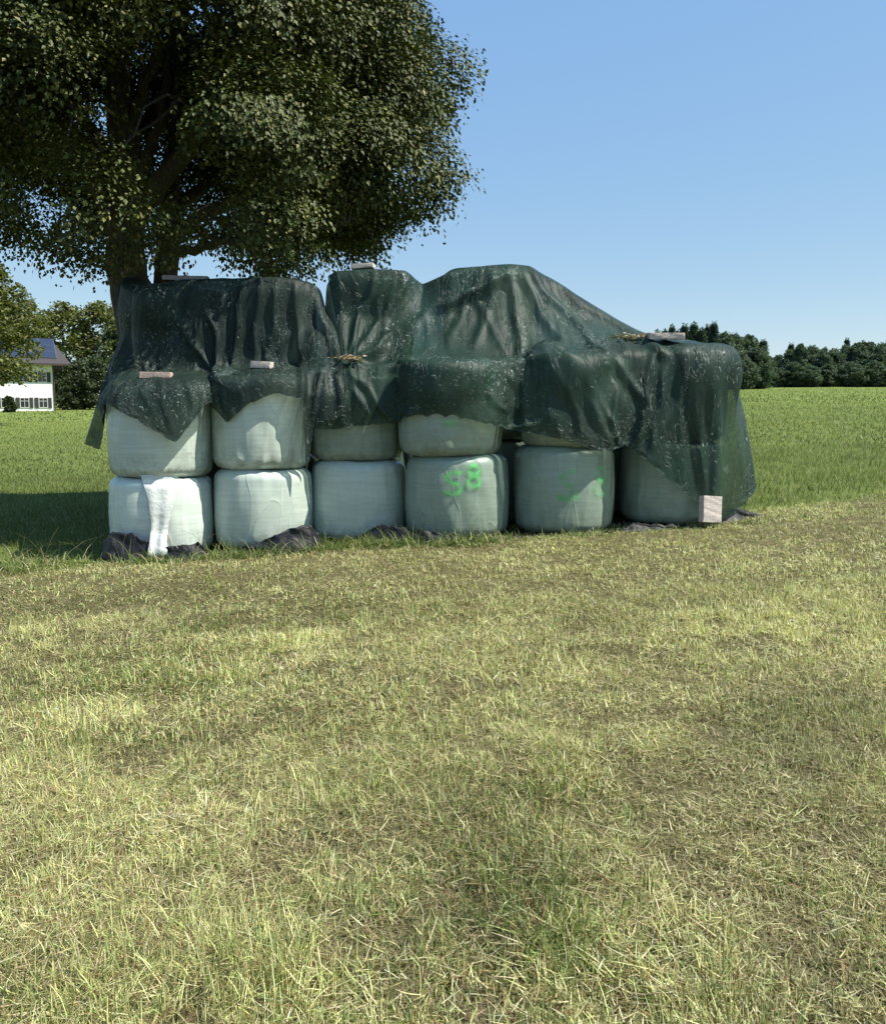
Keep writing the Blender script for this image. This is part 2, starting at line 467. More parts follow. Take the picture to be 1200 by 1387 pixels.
# ------------------------------------------------------------------ grass
def blades(x, y, h, w, lean, curl, col, seg=3, tipw=.25, zoff=-.01, ang=None):
    n = len(x)
    z = terrain(x, y) + zoff
    th = RNG.uniform(0, 2 * math.pi, n) if ang is None else ang       # lean direction
    tw = th + math.pi / 2 + RNG.normal(0, .7, n)                      # width direction
    t = np.linspace(0, 1, seg + 1)
    V = np.zeros((n, seg + 1, 2, 3), np.float32)
    d = np.stack([np.cos(th), np.sin(th)], -1); wd = np.stack([np.cos(tw), np.sin(tw)], -1)
    for i, s in enumerate(t):
        a = lean + curl * s                                           # tilt from vertical
        out = h * s * np.sin(a); up = h * s * np.cos(a)
        ww = w * (1 - (1 - tipw) * s ** 1.5) * .5
        for k, sg in enumerate((-1, 1)):
            V[:, i, k, 0] = x + d[:, 0] * out + wd[:, 0] * ww * sg
            V[:, i, k, 1] = y + d[:, 1] * out + wd[:, 1] * ww * sg
            V[:, i, k, 2] = z + up
    base = np.arange(n)[:, None] * (2 * (seg + 1))
    q = np.array([[2 * i, 2 * i + 1, 2 * i + 3, 2 * i + 2] for i in range(seg)])
    F = (base[:, :, None] + q[None]).reshape(-1, 4)
    C = np.repeat(col[:, None, :], 2 * (seg + 1), axis=1).reshape(-1, 3)
    return V.reshape(-1, 3), F, C


def join(parts):
    V, F, C, n = [], [], [], 0
    for v, f, c in parts:
        V.append(v); F.append(f + n); C.append(c); n += len(v)
    return np.concatenate(V), np.concatenate(F), np.concatenate(C)


G_GREEN = np.array([.115, .165, .040]); G_LUSH = np.array([.19, .245, .065]); G_PALE = np.array([.55, .58, .24])
G_STRAW = np.array([.63, .58, .34]); G_DEAD = np.array([.26, .180, .085])
PATCH = [  # px, py, rx, ry (m), greenness shift, tuft height shift
    (700, 1130, .32, .42, .30, .35), (715, 1230, .2, .2, .25, .5), (640, 1250, .12, .15, .25, .6), (200, 800, 2.2, .9, .38, 0), (430, 830, 1.2, .7, .35, 0), (300, 930, .9, .45, .42, .2),
    (660, 830, .9, .5, .1, 0), (880, 780, 2.6, 1.2, -.30, 0), (1050, 870, 1.4, 1.2, -.25, 0), (800, 900, 1.2, .8, -.18, 0), (760, 1000, .6, .6, -.12, .1),
    (400, 868, .8, .16, -.10, .4), (270, 910, .7, .16, -.12, .4), (120, 965, .6, .16, -.10, .4), (180, 1010, .6, .2, .45, .1), (1080, 1100, .7, .8, -.22, -.4), (960, 1060, .35, 1.2, .02, -.5), (90, 1150, .5, .5, -.22, 0),
    (520, 950, .7, .4, -.10, 0), (1150, 1010, .4, .6, .10, 0), (480, 1330, .4, .3, .0, .5), (980, 1330, .25, .3, .1, .4), (340, 1330, .2, .2, .1, .8),
    (760, 1290, .15, .2, .25, 1.0), (1080, 1190, .15, .3, .25, .6), (100, 1370, .3, .2, .1, .4)]
PATCH = [(*gpix(a, b), c, d, e, f) for a, b, c, d, e, f in PATCH]


WEAR = [(400, 866, .85, .20, .38), (270, 908, .75, .20, .38), (120, 962, .6, .18, .30), (200, 1005, .9, .22, -.24), (430, 900, .8, .2, -.20), (180, 800, 2.4, .9, -.03), (900, 775, 2.6, 1.1, .20),
        (1060, 870, 1.3, 1.0, .12), (1090, 1110, .55, .9, -.30), (1150, 1000, .45, .5, -.28), (1000, 1010, .35, .4, -.18), (700, 1180, .28, .32, -.26), (520, 1020, .5, .3, .14), (860, 1080, .4, .5, .14),
        (640, 1290, .2, .2, -.25), (390, 1150, .35, .2, -.2), (60, 1120, .35, .3, -.22), (330, 1300, .3, .25, .12), (820, 1330, .25, .2, .1), (1120, 1330, .25, .25, -.28), (1050, 960, .8, .25, -.15)]
WEAR = [(*gpix(a, b), c, d, e) for a, b, c, d, e in WEAR]


def wear(x, y):
    """how bleached or how dark the sward itself is: laid swaths pale, wheel tracks brown"""
    k = np.ones_like(x)
    wx = x + .35 * (fbm(x * 2.5, y * 2.5, 101, 3) - .5); wy = y + .5 * (fbm(x * 2.5, y * 2.5, 102, 3) - .5)
    for px, py, rx, ry, a in WEAR: k = k + .72 * a * np.exp(-(((wx - px) / rx) ** 2 + ((wy - py) / ry) ** 2))
    return k[:, None]


def zones(x, y):
    g = .22 + (fbm(x * .55, y * .55, 5, 4) - .5) * .8 + (fbm(x * 2.6, y * 2.6, 9, 3) - .5) * .7
    t = (fbm(x * 3.1, y * 3.1, 23, 3) - .5) * 1.2
    for px, py, rx, ry, a, b in PATCH:
        k = np.exp(-(((x - px) / rx) ** 2 + ((y - py) / ry) ** 2))
        g = g + a * k; t = t + b * k
    # mowing swaths run away from the camera, turning right
    sw = np.sin((x * .86 - y * .5) * 2 * math.pi / 1.9 + fbm(x * .4, y * .4, 77, 2) * 3)
    g = g - .10 * sw; t = t + .12 * sw
    return g, t


def spread_x(y, half, margin, share):
    """most blades where the view is densest, the rest thinning out to either side"""
    n = len(y)
    x = RNG.uniform(-1, 1, n) * half
    o = RNG.uniform(0, 1, n) < share
    x[o] = (np.sign(x[o])) * (half + RNG.uniform(0, 1, n) * margin)[o]
    return x


def mown(n, y0, y1, wmul, hmul, pw, seg, per=9, spread=.020):
    # tufts of cut stems; rows denser towards the camera
    nt = n // per
    q = RNG.uniform(0, 1, nt)
    y = (y0 ** pw + q * (y1 ** pw - y0 ** pw)) ** (1 / pw)
    x = spread_x(y, y * .475 + .55, 2.4, .13)
    keep = (mown_edge(x, y) < .25) & (RNG.uniform(0, 1, nt) > .8 * soil_mask(x, y))
    tuft = vnoise(x * 9, y * 9, 31) * .55 + vnoise(x * 4, y * 4, 32) * .45
    keep &= RNG.uniform(0, 1, nt) < .16 + 1.05 * sstep(.28, .58, tuft)
    x, y, tuft = x[keep], y[keep], tuft[keep]; nt = len(x)
    tdir = RNG.uniform(0, 2 * math.pi, nt); tshade = RNG.uniform(.75, 1.25, nt); tsz = RNG.uniform(.7, 1.4, nt)
    k = np.repeat(np.arange(nt), per); n = len(k)
    sp = spread * tsz[k]
    x = x[k] + RNG.normal(0, 1, n) * sp; y = y[k] + RNG.normal(0, 1, n) * sp; tuft = tuft[k]
    tdir = tdir[k] + RNG.normal(0, .8, n); tshade = tshade[k]; tsz = tsz[k]
    g, t = zones(x, y)
    lying = RNG.uniform(0, 1, n) < (.28 - .16 * np.clip(t, -1, 1) * .5)
    r = RNG.uniform(0, 1, n)
    col = np.empty((n, 3))
    pg = np.clip(g, .04, .95)
    col[:] = G_STRAW
    isg = r < pg; col[isg] = G_GREEN
    k = (r < pg * .45); col[k] = G_LUSH
    k = (r >= pg) & (r < pg + (1 - pg) * .62); col[k] = G_PALE
    k = r > 1 - .15; col[k] = G_DEAD
    k = lying & (RNG.uniform(0, 1, n) < .7); col[k] = np.where(RNG.uniform(0, 1, (k.sum(), 1)) < .6, G_STRAW, G_DEAD)
    col *= RNG.uniform(.6, 1.3, (n, 1)); col *= (.62 + .76 * fbm(x * .9 + 4, y * .9, 88, 4))[:, None] * tshade[:, None] * wear(x, y); col *= 1 + RNG.normal(0, .06, (n, 3)); col = np.clip(col, .01, .8)
    h = RNG.gamma(6, 1 / 6, n) * (.034 + .026 * np.clip(t + .2, -.6, 1.2) + .02 * tuft) * hmul
    h = np.clip(h * (.7 + .3 * tsz), .015, .22)
    w = RNG.uniform(.0024, .0056, n) * wmul
    lean = np.abs(RNG.normal(.05, .32, n)); curl = RNG.normal(.2, .45, n)
    h[lying] *= 1.1; lean[lying] = RNG.uniform(1.25, 1.52, lying.sum()); curl[lying] = RNG.normal(0, .08, lying.sum())
    dirs = RNG.uniform(0, 2 * math.pi, n)
    up = ~lying
    dirs[up] = np.where(RNG.uniform(0, 1, up.sum()) < .3, vnoise(x[up] * 2.2, y[up] * 2.2, 61) * 9, tdir[up])
    out = blades(x, y, h, w, lean, curl, col, seg, .3, np.where(lying, RNG.uniform(.004, .03, n), -.008), dirs)
    return out


def thatch(n, y0, y1, pw, wmul):
    """matted dead clippings lying between the tufts"""
    q = RNG.uniform(0, 1, n); y = (y0 ** pw + q * (y1 ** pw - y0 ** pw)) ** (1 / pw)
    x = spread_x(y, y * .475 + .55, 2.4, .13)
    keep = (mown_edge(x, y) < .1) & (RNG.uniform(0, 1, n) > .75 * soil_mask(x, y))
    x, y = x[keep], y[keep]; n = len(x)
    r = RNG.uniform(0, 1, (n, 1))
    col = np.where(r < .45, np.array([.27, .22, .115]), np.where(r < .8, np.array([.48, .43, .23]), np.array([.20, .22, .075])))
    col = col * RNG.uniform(.55, 1.35, (n, 1)) * (.6 + .8 * fbm(x * 1.3, y * 1.3, 89, 3))[:, None] * wear(x, y)
    return blades(x, y, RNG.uniform(.018, .06, n), RNG.uniform(.0015, .0034, n) * wmul, RNG.uniform(1.15, 1.5, n), RNG.normal(.1, .2, n), col, 2, .5, RNG.uniform(.001, .016, n))


parts = [thatch(148000, 1.75, 5.0, 1.4, 1.0), thatch(78000, 5.0, 10.5, 1.5, 2.0), mown(250000, 1.75, 4.2, .94, .90, 1.5, 3), mown(212000, 4.2, 7.2, 1.4, .86, 1.6, 2, 8, .024), mown(185000, 7.2, 14.5, 2.1, .75, 1.5, 2, 6, .03)]
V, F, C = join(parts)
og = mesh_np('mown_grass', V, F, M_grass, col=C)
tag(og, 'short mown grass and straw covering the ground in front of the bales', 'grass', None, 'stuff')


def meadow():
    out = []
    # long green grass behind and beside the heap
    for (n, y0, y1, w, h, pw, seg) in ((120000, 9.3, 24, .009, .115, 1.25, 2), (110000, 24, 70, .030, .10, .8, 1), (50000, 70, 200, .10, .14, .6, 1)):
        q = RNG.uniform(0, 1, n); y = (y0 ** pw + q * (y1 ** pw - y0 ** pw)) ** (1 / pw)
        x = spread_x(y, y * .50 + 1.2, 3 + y * .2, .12)
        e = mown_edge(x, y)
        keep = (e > -.05) & ~((np.abs(x) < 3.6) & (y > 10.3) & (y < 13.2))
        keep &= ~((x > -4.2) & (x < 3.3) & (y > 13.2) & (y < 40) & (RNG.uniform(0, 1, n) < .8))
        keep &= (RNG.uniform(0, 1, n) < .45 + .9 * fbm(x * 1.4, y * 1.4, 91, 3))
        x, y, e = x[keep], y[keep], e[keep]; n = len(x)
        r = RNG.uniform(0, 1, (n, 1))
        big = fbm(x * .12, y * .05, 15, 3)[:, None]
        col = np.where(r < .68, np.array([.088, .124, .029]), np.where(r < .93, np.array([.132, .162, .045]), np.array([.32, .30, .12])))
        col = col * RNG.uniform(.7, 1.3, (n, 1)) * (.72 + .56 * big)
        hh = h * RNG.gamma(8, 1 / 8, n) * (.35 + .65 * sstep(-.05, 1.2, e))
        out.append(blades(x, y, hh, RNG.uniform(.6, 1.3, n) * w, np.abs(RNG.normal(.1, .2, n)), RNG.uniform(.1, .9, n), col, seg, .15))
    return join(out)


V, F, C = meadow()
om = mesh_np('meadow_grass', V, F, M_grass, col=C)
tag(om, 'long green meadow grass of the field behind and beside the bales', 'grass', None, 'stuff')


def fringe():
    out = []
    n = 17000
    x = RNG.uniform(-7.0, 4.6, n)
    edge = np.interp(x, [-7, -4.2, -3.4, -2.2, -1.1, .2, 1.5, 2.9, 3.6, 4.6], [10.0, 10.15, 10.16, 10.30, 10.62, 10.32, 10.48, 10.66, 10.9, 11.2])
    y = edge + RNG.normal(-.07, .11, n) - np.where(x < -4.1, RNG.uniform(-.5, .4, n), 0)
    clump = vnoise(x * 2.3, y * 1.5, 55)
    keep = RNG.uniform(0, 1, n) < .22 + 1.1 * sstep(.3, .75, clump)
    keep &= (y < edge + .02) | (x < -4.15) | (x > 3.8)
    x, y, clump = x[keep], y[keep], clump[keep]; n = len(x)
    r = RNG.uniform(0, 1, (n, 1))
    col = np.where(r < .7, G_GREEN, np.where(r < .86, G_LUSH, G_STRAW * .9)) * RNG.uniform(.7, 1.3, (n, 1))
    h = RNG.gamma(5, 1 / 5, n) * (.08 + .10 * clump) * np.where(x < -4.1, 1.5, np.where(x > 1, .6, 1.0))
    out.append(blades(x, y, h, RNG.uniform(.006, .011, n), np.abs(RNG.normal(.15, .25, n)), RNG.uniform(.2, 1.3, n), col, 3, .15))
    # dry seed stalks leaning over at the left corner
    sx = np.concatenate([RNG.uniform(-6.5, -4.0, 55), RNG.uniform(-3.9, -.6, 16)]); m = len(sx)
    sy = np.concatenate([RNG.uniform(9.9, 10.3, 55), np.interp(sx[55:], [-3.9, -2.2, -.6], [10.1, 10.2, 10.4])])
    col = np.tile(np.array([.33, .28, .15]), (m, 1)) * RNG.uniform(.6, 1.2, (m, 1))
    out.append(blades(sx, sy, RNG.uniform(.25, .62, m), np.full(m, .008), RNG.uniform(.1, .5, m), RNG.uniform(.2, 1.2, m), col, 3, .4))
    return join(out)


V, F, C = fringe()
of = mesh_np('grass_fringe', V, F, M_grass, col=C)
tag(of, 'uncut grass tufts and dry stalks along the foot of the bales', 'grass', None, 'stuff')

# ------------------------------------------------------------------ wrapped bales
COLL = []          # colliders: cx, cy, z0, z1, R, corner
BALES = {}


def bale_radius(t, R, H, rc, sag):
    """radius at height fraction t of the side wall profile"""
    z = t * H
    bulge = 1 + .050 * math.sin(math.pi * t) - .034 + sag * (.5 - t)
    r = R * bulge
    lo = min(z, H - z)
    if lo < rc:
        k = 1 - lo / rc
        r -= rc * (1 - math.sqrt(max(0, 1 - k * k)))
    return r


def make_bale(name, cx, cy, z0, H, R, mat, seed, label, group='wrapped bales of the heap', sag=.03, rc=.125, collide=True):
    rng = np.random.default_rng(seed)
    n, zs = 168, []
    root = empty(name, (cx, cy, z0), label, 'bale', group)
    k = 9
    prof = []
    for i in range(k + 1):
        a = (i / k) * math.pi / 2; prof.append(rc * (1 - math.cos(a)))
    prof = [p for p in prof] + list(np.linspace(rc, H - rc, 26)[1:-1]) + [H - rc * (1 - math.cos((1 - i / k) * math.pi / 2)) for i in range(k + 1)]
    a = np.linspace(0, 2 * math.pi, n, endpoint=False)
    ph = rng.uniform(0, 6.28, 12)
    cre = [(rng.uniform(0, 6.28), rng.uniform(-.25, .25), rng.uniform(.003, .008), rng.uniform(.012, .03), rng.uniform(0, 6), rng.uniform(-.3, .6)) for _ in range(26)]
    V = []
    for z in prof:
        r = bale_radius(z / H, R, H, rc, sag)
        zz = z / H
        w = .010 * np.sin(2 * a + ph[0] + zz) + .007 * np.sin(3 * a + ph[1]) + .004 * np.sin(7 * a + ph[2] + 2 * zz)
        w += .0035 * np.sin(13 * a + ph[3] + 3 * math.sin(zz * 3 + ph[4])) + .003 * np.sin(23 * a + ph[5] + zz * 2) * (1 - math.sin(math.pi * zz))
        w += .006 * (vnoise(a * 4, np.full(n, z * 6), seed) - .5)
        for a0, sl, am, wd_, p_, st in cre:
            da = (a - a0 - sl * zz - .05 * math.sin(zz * 5 + p_) + math.pi) % (2 * math.pi) - math.pi
            w += am * np.exp(-(da / wd_) ** 2) * np.where(da > 0, .8, 1) * float(sstep(0, .3, abs(zz - st)))
        dz = .012 * np.sin(a + ph[6]) * (zz - .5) + .006 * np.sin(4 * a + ph[7]) * (1 - math.sin(math.pi * zz))
        V.append(np.stack([np.cos(a) * (r + w), np.sin(a) * (r + w), z + dz], -1))
    m = len(prof)
    # top disc rings
    rt = bale_radius(1, R, H, rc, sag)
    for f in (.8, .5, .2):
        V.append(np.stack([np.cos(a) * rt * f, np.sin(a) * rt * f, H + .012 * (1 - f) + .012 * vnoise(np.cos(a) * 3 + 9, np.sin(a) * 3 + f * 5, seed)], -1))
    rb = bale_radius(0, R, H, rc, sag)
    V = np.concatenate(V)
    nr = m + 3
    Q = np.array([[i * n + j, i * n + (j + 1) % n, (i + 1) * n + (j + 1) % n, (i + 1) * n + j] for i in range(nr - 1) for j in range(n)])
    V = np.concatenate([V, [[0, 0, H + .015], [0, 0, 0]]])
    top, bot = nr * n, nr * n + 1
    T = np.array([[(nr - 1) * n + j, (nr - 1) * n + (j + 1) % n, top] for j in range(n)] + [[(j + 1) % n, j, bot] for j in range(n)])
    mesh_np('wrapping_film', V, [Q, T], mat, root)
    if collide: COLL.append((cx, cy, z0, z0 + H, R * 1.02, rc))
    BALES[name_key(seed)] = (root, cx, cy, z0, H, R, rc, sag)
    return root


def name_key(s): return s


def X(u, D): return (u - 600.0) / 1200.0 * D


# front row: centre px, centre depth, R, divider px, top px, base z
FRONT = [(219, 10.92, .615, .93, 1.08, 1), (356, 11.10, .600, .97, 1.13, 0), (486, 11.42, .600, 1.00, 1.10, 0),
         (618, 11.10, .635, 1.00, 1.15, 2), (764, 11.25, .635, 1.06, 1.13, 2), (908, 11.45, .630, 1.04, 1.15, 2)]
LAB_LOW = ['whitest bale at bottom left corner of the heap with loose film hanging down its front',
           'pale sunlit bottom bale standing between the loose film bale and the bluish bale',
           'bluish grey bottom bale set back a little, left of the bright S8 bale',
           'bottom bale with bright neon green S8 sprayed on its sunlit front',
           'shaded bottom bale with faint green S and 8 sprayed on its front',
           'bottom bale at the right end half hidden behind the hanging net corner']
LAB_UP = ['upper bale at the left end with a net triangle hanging over its front',
          'upper sunlit bale second from left, under a brick and ragged net hem',
          'upper bale third from left, mostly under net with a pale strip below the hem',
          'upper bale directly above the bale with bright green S8, net over its top half',
          'upper bale covered by folded net, above the faint green S and 8',
          'upper bale at the right end under the net with a concrete slab on top']
MATU = [0, 0, 2, 2, 2, 2]
for i, (u, D, R, h1, h2, mi) in enumerate(FRONT):
    cx = X(u, D)
    z0 = float(terrain(cx, D)) + .012
    make_bale('wrapped_bale', cx, D, z0, h1, R, M_film[mi], 100 + i, LAB_LOW[i], sag=.02)
    du = (0, -1, -2, -9, 4, 6)[i]
    make_bale('wrapped_bale', X(u + du, D), D + (.02, .0, .03, -.03, .0, .02)[i], z0 + h1 - .004, h2, R * (.99, .985, .985, 1.0, .98, .98)[i], M_film[MATU[i]], 110 + i, LAB_UP[i], sag=.01)
TOP = [(250, 12.38, .61, 3.26, 'top tier bale at the left end under dark net, nearest the tree trunk'),
       (372, 12.36, .61, 3.28, 'top tier bale second from left under dark net'),
       (503, 12.45, .60, 3.42, 'top tier bale in the middle with a small pale slab on its net'),
       (661, 12.45, .62, 3.49, 'highest bale under the peak of the net')]
for i, (u, D, R, zt, lab) in enumerate(TOP):
    cx = X(u, D)
    g = float(terrain(cx, D)) + .012
    hh = (zt - g) / 3
    make_bale('wrapped_bale', cx, D, g, hh, R, M_film[2], 200 + i, 'bale in the rear row hidden behind the front bales', 'rear row bales')
    make_bale('wrapped_bale', cx, D, g + hh - .003, hh, R, M_film[2], 210 + i, 'bale in the rear row hidden behind the front bales', 'rear row bales')
    make_bale('wrapped_bale', cx, D - .03, g + 2 * hh - .006, hh, R, M_film[0 if i == 3 else 2], 220 + i, lab)
for j, u in enumerate((800, 905)):
    D = 12.65; cx = X(u, D); g = float(terrain(cx, D)) + .012
    make_bale('wrapped_bale', cx, D, g, 1.08, .61, M_film[2], 230 + j, 'bale in the rear row hidden behind the front bales', 'rear row bales')
    make_bale('wrapped_bale', cx, D, g + 1.077, 1.08, .61, M_film[2], 240 + j, 'bale in the rear row hidden behind the front bales', 'rear row bales')
CO = np.array(COLL)

# --- sprayed figures: soft-edged ribbons lying on the film
def spray(key, strokes, width, alpha, wide, faint):
    root, cx, cy, z0, H, R, rc, sag = BALES[key]
    V, F, C, n = [], [], [], 0
    for st in strokes:
        pts = catmull(np.array(st, float), max(24, len(st) * 8))
        S = []
        for (u, v) in pts:
            p = None; Y = cy - R
            for _ in range(6):
                p = P(u, v, Y); dx = p[0] - cx
                t = min(max((p[2] - z0) / H, .02), .98)
                rr = bale_radius(t, R, H, rc, sag) + .016
                Y = cy - math.sqrt(max(rr * rr - dx * dx, .01))
            S.append(P(u, v, Y) - np.array([cx, cy, z0]))
        S = np.array(S); T = np.gradient(S, axis=0); T /= np.linalg.norm(T, axis=1)[:, None] + 1e-9
        nr = S.copy(); nr[:, 2] = 0; nr /= np.linalg.norm(nr, axis=1)[:, None]
        B = np.cross(T, nr); m = len(S)
        offs = np.linspace(-1, 1, 15)                # a dense line inside a cloud of overspray
        for k, o in enumerate(offs):
            q = S + B * (o * wide)
            ang = np.arctan2(q[:, 1], q[:, 0])
            rad = np.array([bale_radius(min(max(z / H, .02), .98), R, H, rc, sag) for z in q[:, 2]]) + .017
            V.append(np.stack([np.cos(ang) * rad, np.sin(ang) * rad, q[:, 2]], -1))
            end = np.clip(np.minimum(np.arange(m), m - 1 - np.arange(m)) / 4.0, 0, 1)
            d = abs(o) * wide
            press = .75 + .35 * np.sin(np.arange(m) * .35 + o)
            a = (math.exp(-(d / (width * .62)) ** 2) * alpha * press + (1 - abs(o)) ** 1.5 * faint) * (.25 + .75 * end)
            if abs(o) > .99: a = a * 0
            C.append(np.stack([a, a, a], -1))
        idx = np.arange(m * 15).reshape(15, m) + n
        F.append(np.stack([idx[:-1, :-1], idx[:-1, 1:], idx[1:, 1:], idx[1:, :-1]], -1).reshape(-1, 4)); n += 15 * m
    o = mesh_np('spray_mark', np.concatenate(V), np.concatenate(F), M_spray, root, col=np.concatenate(C))
    return o


S_ = lambda u, v, w, h: [(u + w * a, v + h * b) for a, b in ((.95, .1), (.7, 0), (.3, .08), (.12, .28), (.35, .45), (.7, .55), (.9, .75), (.7, .96), (.3, 1), (0, .82))]
E_ = lambda u, v, w, h: [(u + w * a, v + h * b) for a, b in ((.5, .47), (.1, .3), (.2, .05), (.6, 0), (.9, .2), (.6, .45), (.1, .65), (.1, .92), (.5, 1.02), (.9, .85), (.8, .6), (.45, .46))]
for key, figs, wd, al in ((103, [S_(601, 640, 26, 29), E_(634, 631, 17, 28)], .040, 1.0),
                          (104, [S_(757, 639, 24, 36), E_(807, 634, 14, 36), [(752, 674), (770, 676), (788, 672)]], .040, .45),
                          (113, [[(660, 505), (668, 530), (664, 556)], [(603, 570), (612, 574), (620, 570)]], .05, .55)):
    for fg in figs: spray(key, [fg], wd * .95, al * .85, wd * 2.2, al * .18)

# --- loose film hanging on the white corner bale
def film_flap():
    root, cx, cy, z0, H, R, rc, sag = BALES[100]
    ny, nx = 44, 18
    G = np.zeros((ny, nx, 3))
    for i in range(ny):
        t = i / (ny - 1)
        v = 643 + (752 - 643) * t
        uL = np.interp(t, [0, .3, .6, .85, 1], [190, 201, 205, 202, 199]); uR = np.interp(t, [0, .15, .35, .6, .8, 1], [243, 238, 236, 229, 226, 227])
        for j in range(nx):
            s = j / (nx - 1)
            u = uL + (uR - uL) * s
            p = P(u, v, cy - R)
            dx = p[0] - cx
            tt = min(max((p[2] - z0) / H, .02), .98)
            Y = cy - math.sqrt(bale_radius(tt, R, H, rc, sag) ** 2 - dx * dx) - .014
            ph = s * 10 + 1.2 * t + 1.6 * float(vnoise(t * 2.2, 0, 3))
            Y -= .024 * (.5 + .5 * math.sin(ph)) * (.35 + t) + .03 * float(vnoise(s * 3 + t * 2, t * 5, 5)) * (.2 + t) + .55 * max(0, t - .70) + .02 * t
            G[i, j] = P(u, v + 2 * (1 - s) * t, Y) - np.array([cx, cy, z0])
    o = mesh_np('loose_film', G.reshape(-1, 3), grid_faces(ny, nx), M_white, root)
    s = o.modifiers.new('s', 'SUBSURF'); s.levels = s.render_levels = 1
    o['label'] = 'crumpled white flap of loose film'


film_flap()


# ------------------------------------------------------------------ black ground tarp
def tarp():
    uu = [140, 152, 180, 205, 225, 245, 268, 288, 300, 340, 372, 400, 422, 434, 446, 470, 492, 512, 532, 548, 556, 580, 604, 632, 660, 760, 840, 860, 900, 950, 985, 1010, 1036]
    vv = [732, 719, 721, 733, 738, 737, 731, 748, 745, 736, 722, 712, 709, 719, 740, 735, 720, 711, 708, 712, 720, 716, 724, 729, 735, 728, 716, 708, 708, 712, 690, 690, 694]
    dd = [10.4, 10.28, 10.22, 10.2, 10.2, 10.2, 10.22, 10.3, 10.35, 10.35, 10.35, 10.38, 10.45, 10.55, 10.62, 10.68, 10.66, 10.62, 10.55, 10.5, 10.42, 10.36, 10.36, 10.36, 10.4, 10.5, 10.62, 10.7, 10.72, 10.75, 11.1, 11.25, 11.35]
    nx = 640
    u = np.linspace(140, 1036, nx)
    v = np.interp(u, uu, vv) + 2 + 4 * (vnoise(u * .10, u * 0, 8) - .5) + 1.6 * (vnoise(u * .25, u * 0, 18) - .5) + 4 * (vnoise(u * .03, u * 0, 9) - .5)
    d = np.interp(u, uu, dd)
    top = np.array([P(a, b, c) for a, b, c in zip(u, v, d)])
    zg = terrain(top[:, 0], top[:, 1])
    top[:, 2] = np.maximum(top[:, 2], zg + .005)
    rows = []
    nfr = 14
    for k in range(nfr):                                    # outer face, from the grass up to the fold
        t = k / (nfr - 1)
        p = top.copy()
        h = top[:, 2] - zg
        p[:, 2] = zg - .02 + (h + .02) * t
        cr = (fbm(u * .055 + t * 1.6, t * 2.2 + u * .02, 13, 3) - .5)
        p[:, 1] = top[:, 1] - .06 * cr - (.11 * (1 - t) ** 1.4) * np.clip(h / .15, .3, 1.2) - .035 * (vnoise(u * .11 + t * 2, t * 3 + u * 0, 12) - .5)
        rows.append(p)
    for k in range(1, 5):                                   # tucked in under the bales
        t = k / 4
        p = top.copy(); p[:, 1] = top[:, 1] + .12 * t; p[:, 2] = top[:, 2] * (1 - t) + (zg + .004) * t
        rows.append(p)
    q = rows[-1].copy(); q[:, 1] += .9; q[:, 2] = terrain(q[:, 0], q[:, 1]) + .006; rows.append(q)
    G = np.array(rows)
    o = mesh_np('ground_tarp', G.reshape(-1, 3), grid_faces(len(rows), nx), M_black)
    tag(o, 'black plastic tarp under the bales with its ruffled edge showing in the grass', 'tarp')


tarp()


# ------------------------------------------------------------------ draped nets: position-based cloth
def push_out(Pn, gap, fric, prev):
    x, y, z = Pn[..., 0], Pn[..., 1], Pn[..., 2]
    for cx, cy, z0, z1, R, rc in CO:
        dx, dy = x - cx, y - cy
        rad = np.sqrt(dx * dx + dy * dy) + 1e-9
        zc, hz = (z0 + z1) / 2, (z1 - z0) / 2
        qx = rad - R + rc; qz = np.abs(z - zc) - hz + rc
        m = (qx < rc + gap) & (qz < rc + gap)
        if not m.any(): continue
        mqx, mqz = np.maximum(qx[m], 0), np.maximum(qz[m], 0)
        ln = np.sqrt(mqx ** 2 + mqz ** 2)
        d = ln + np.minimum(np.maximum(qx[m], qz[m]), 0) - rc
        ins = d < gap
        corner = ln > 1e-6
        nx_ = np.where(corner, mqx / (ln + 1e-9), (qx[m] > qz[m]) * 1.0)
        nz_ = np.where(corner, mqz / (ln + 1e-9), (qx[m] <= qz[m]) * 1.0) * np.sign(z[m] - zc)
        mv = np.where(ins, gap - d, 0)
        rx, ry = dx[m] / rad[m], dy[m] / rad[m]
        nv = np.stack([nx_ * rx, nx_ * ry, nz_], -1)
        p = Pn[m]
        p2 = p + nv * mv[:, None]
        tang = p2 - prev[m]
        tang = tang - nv * (tang * nv).sum(-1, keepdims=True)
        p2 = p2 - tang * (fric * ins)[:, None]
        Pn[m] = p2
        x, y, z = Pn[..., 0], Pn[..., 1], Pn[..., 2]
    return Pn


def proj(A, B, rest, wa, wb, k):
    d = B - A
    l = np.sqrt((d * d).sum(-1)) + 1e-9
    s = wa + wb + 1e-9
    c = (k * (l - rest) / (l * s))[..., None] * d
    A += c * wa[..., None]; B -= c * wb[..., None]


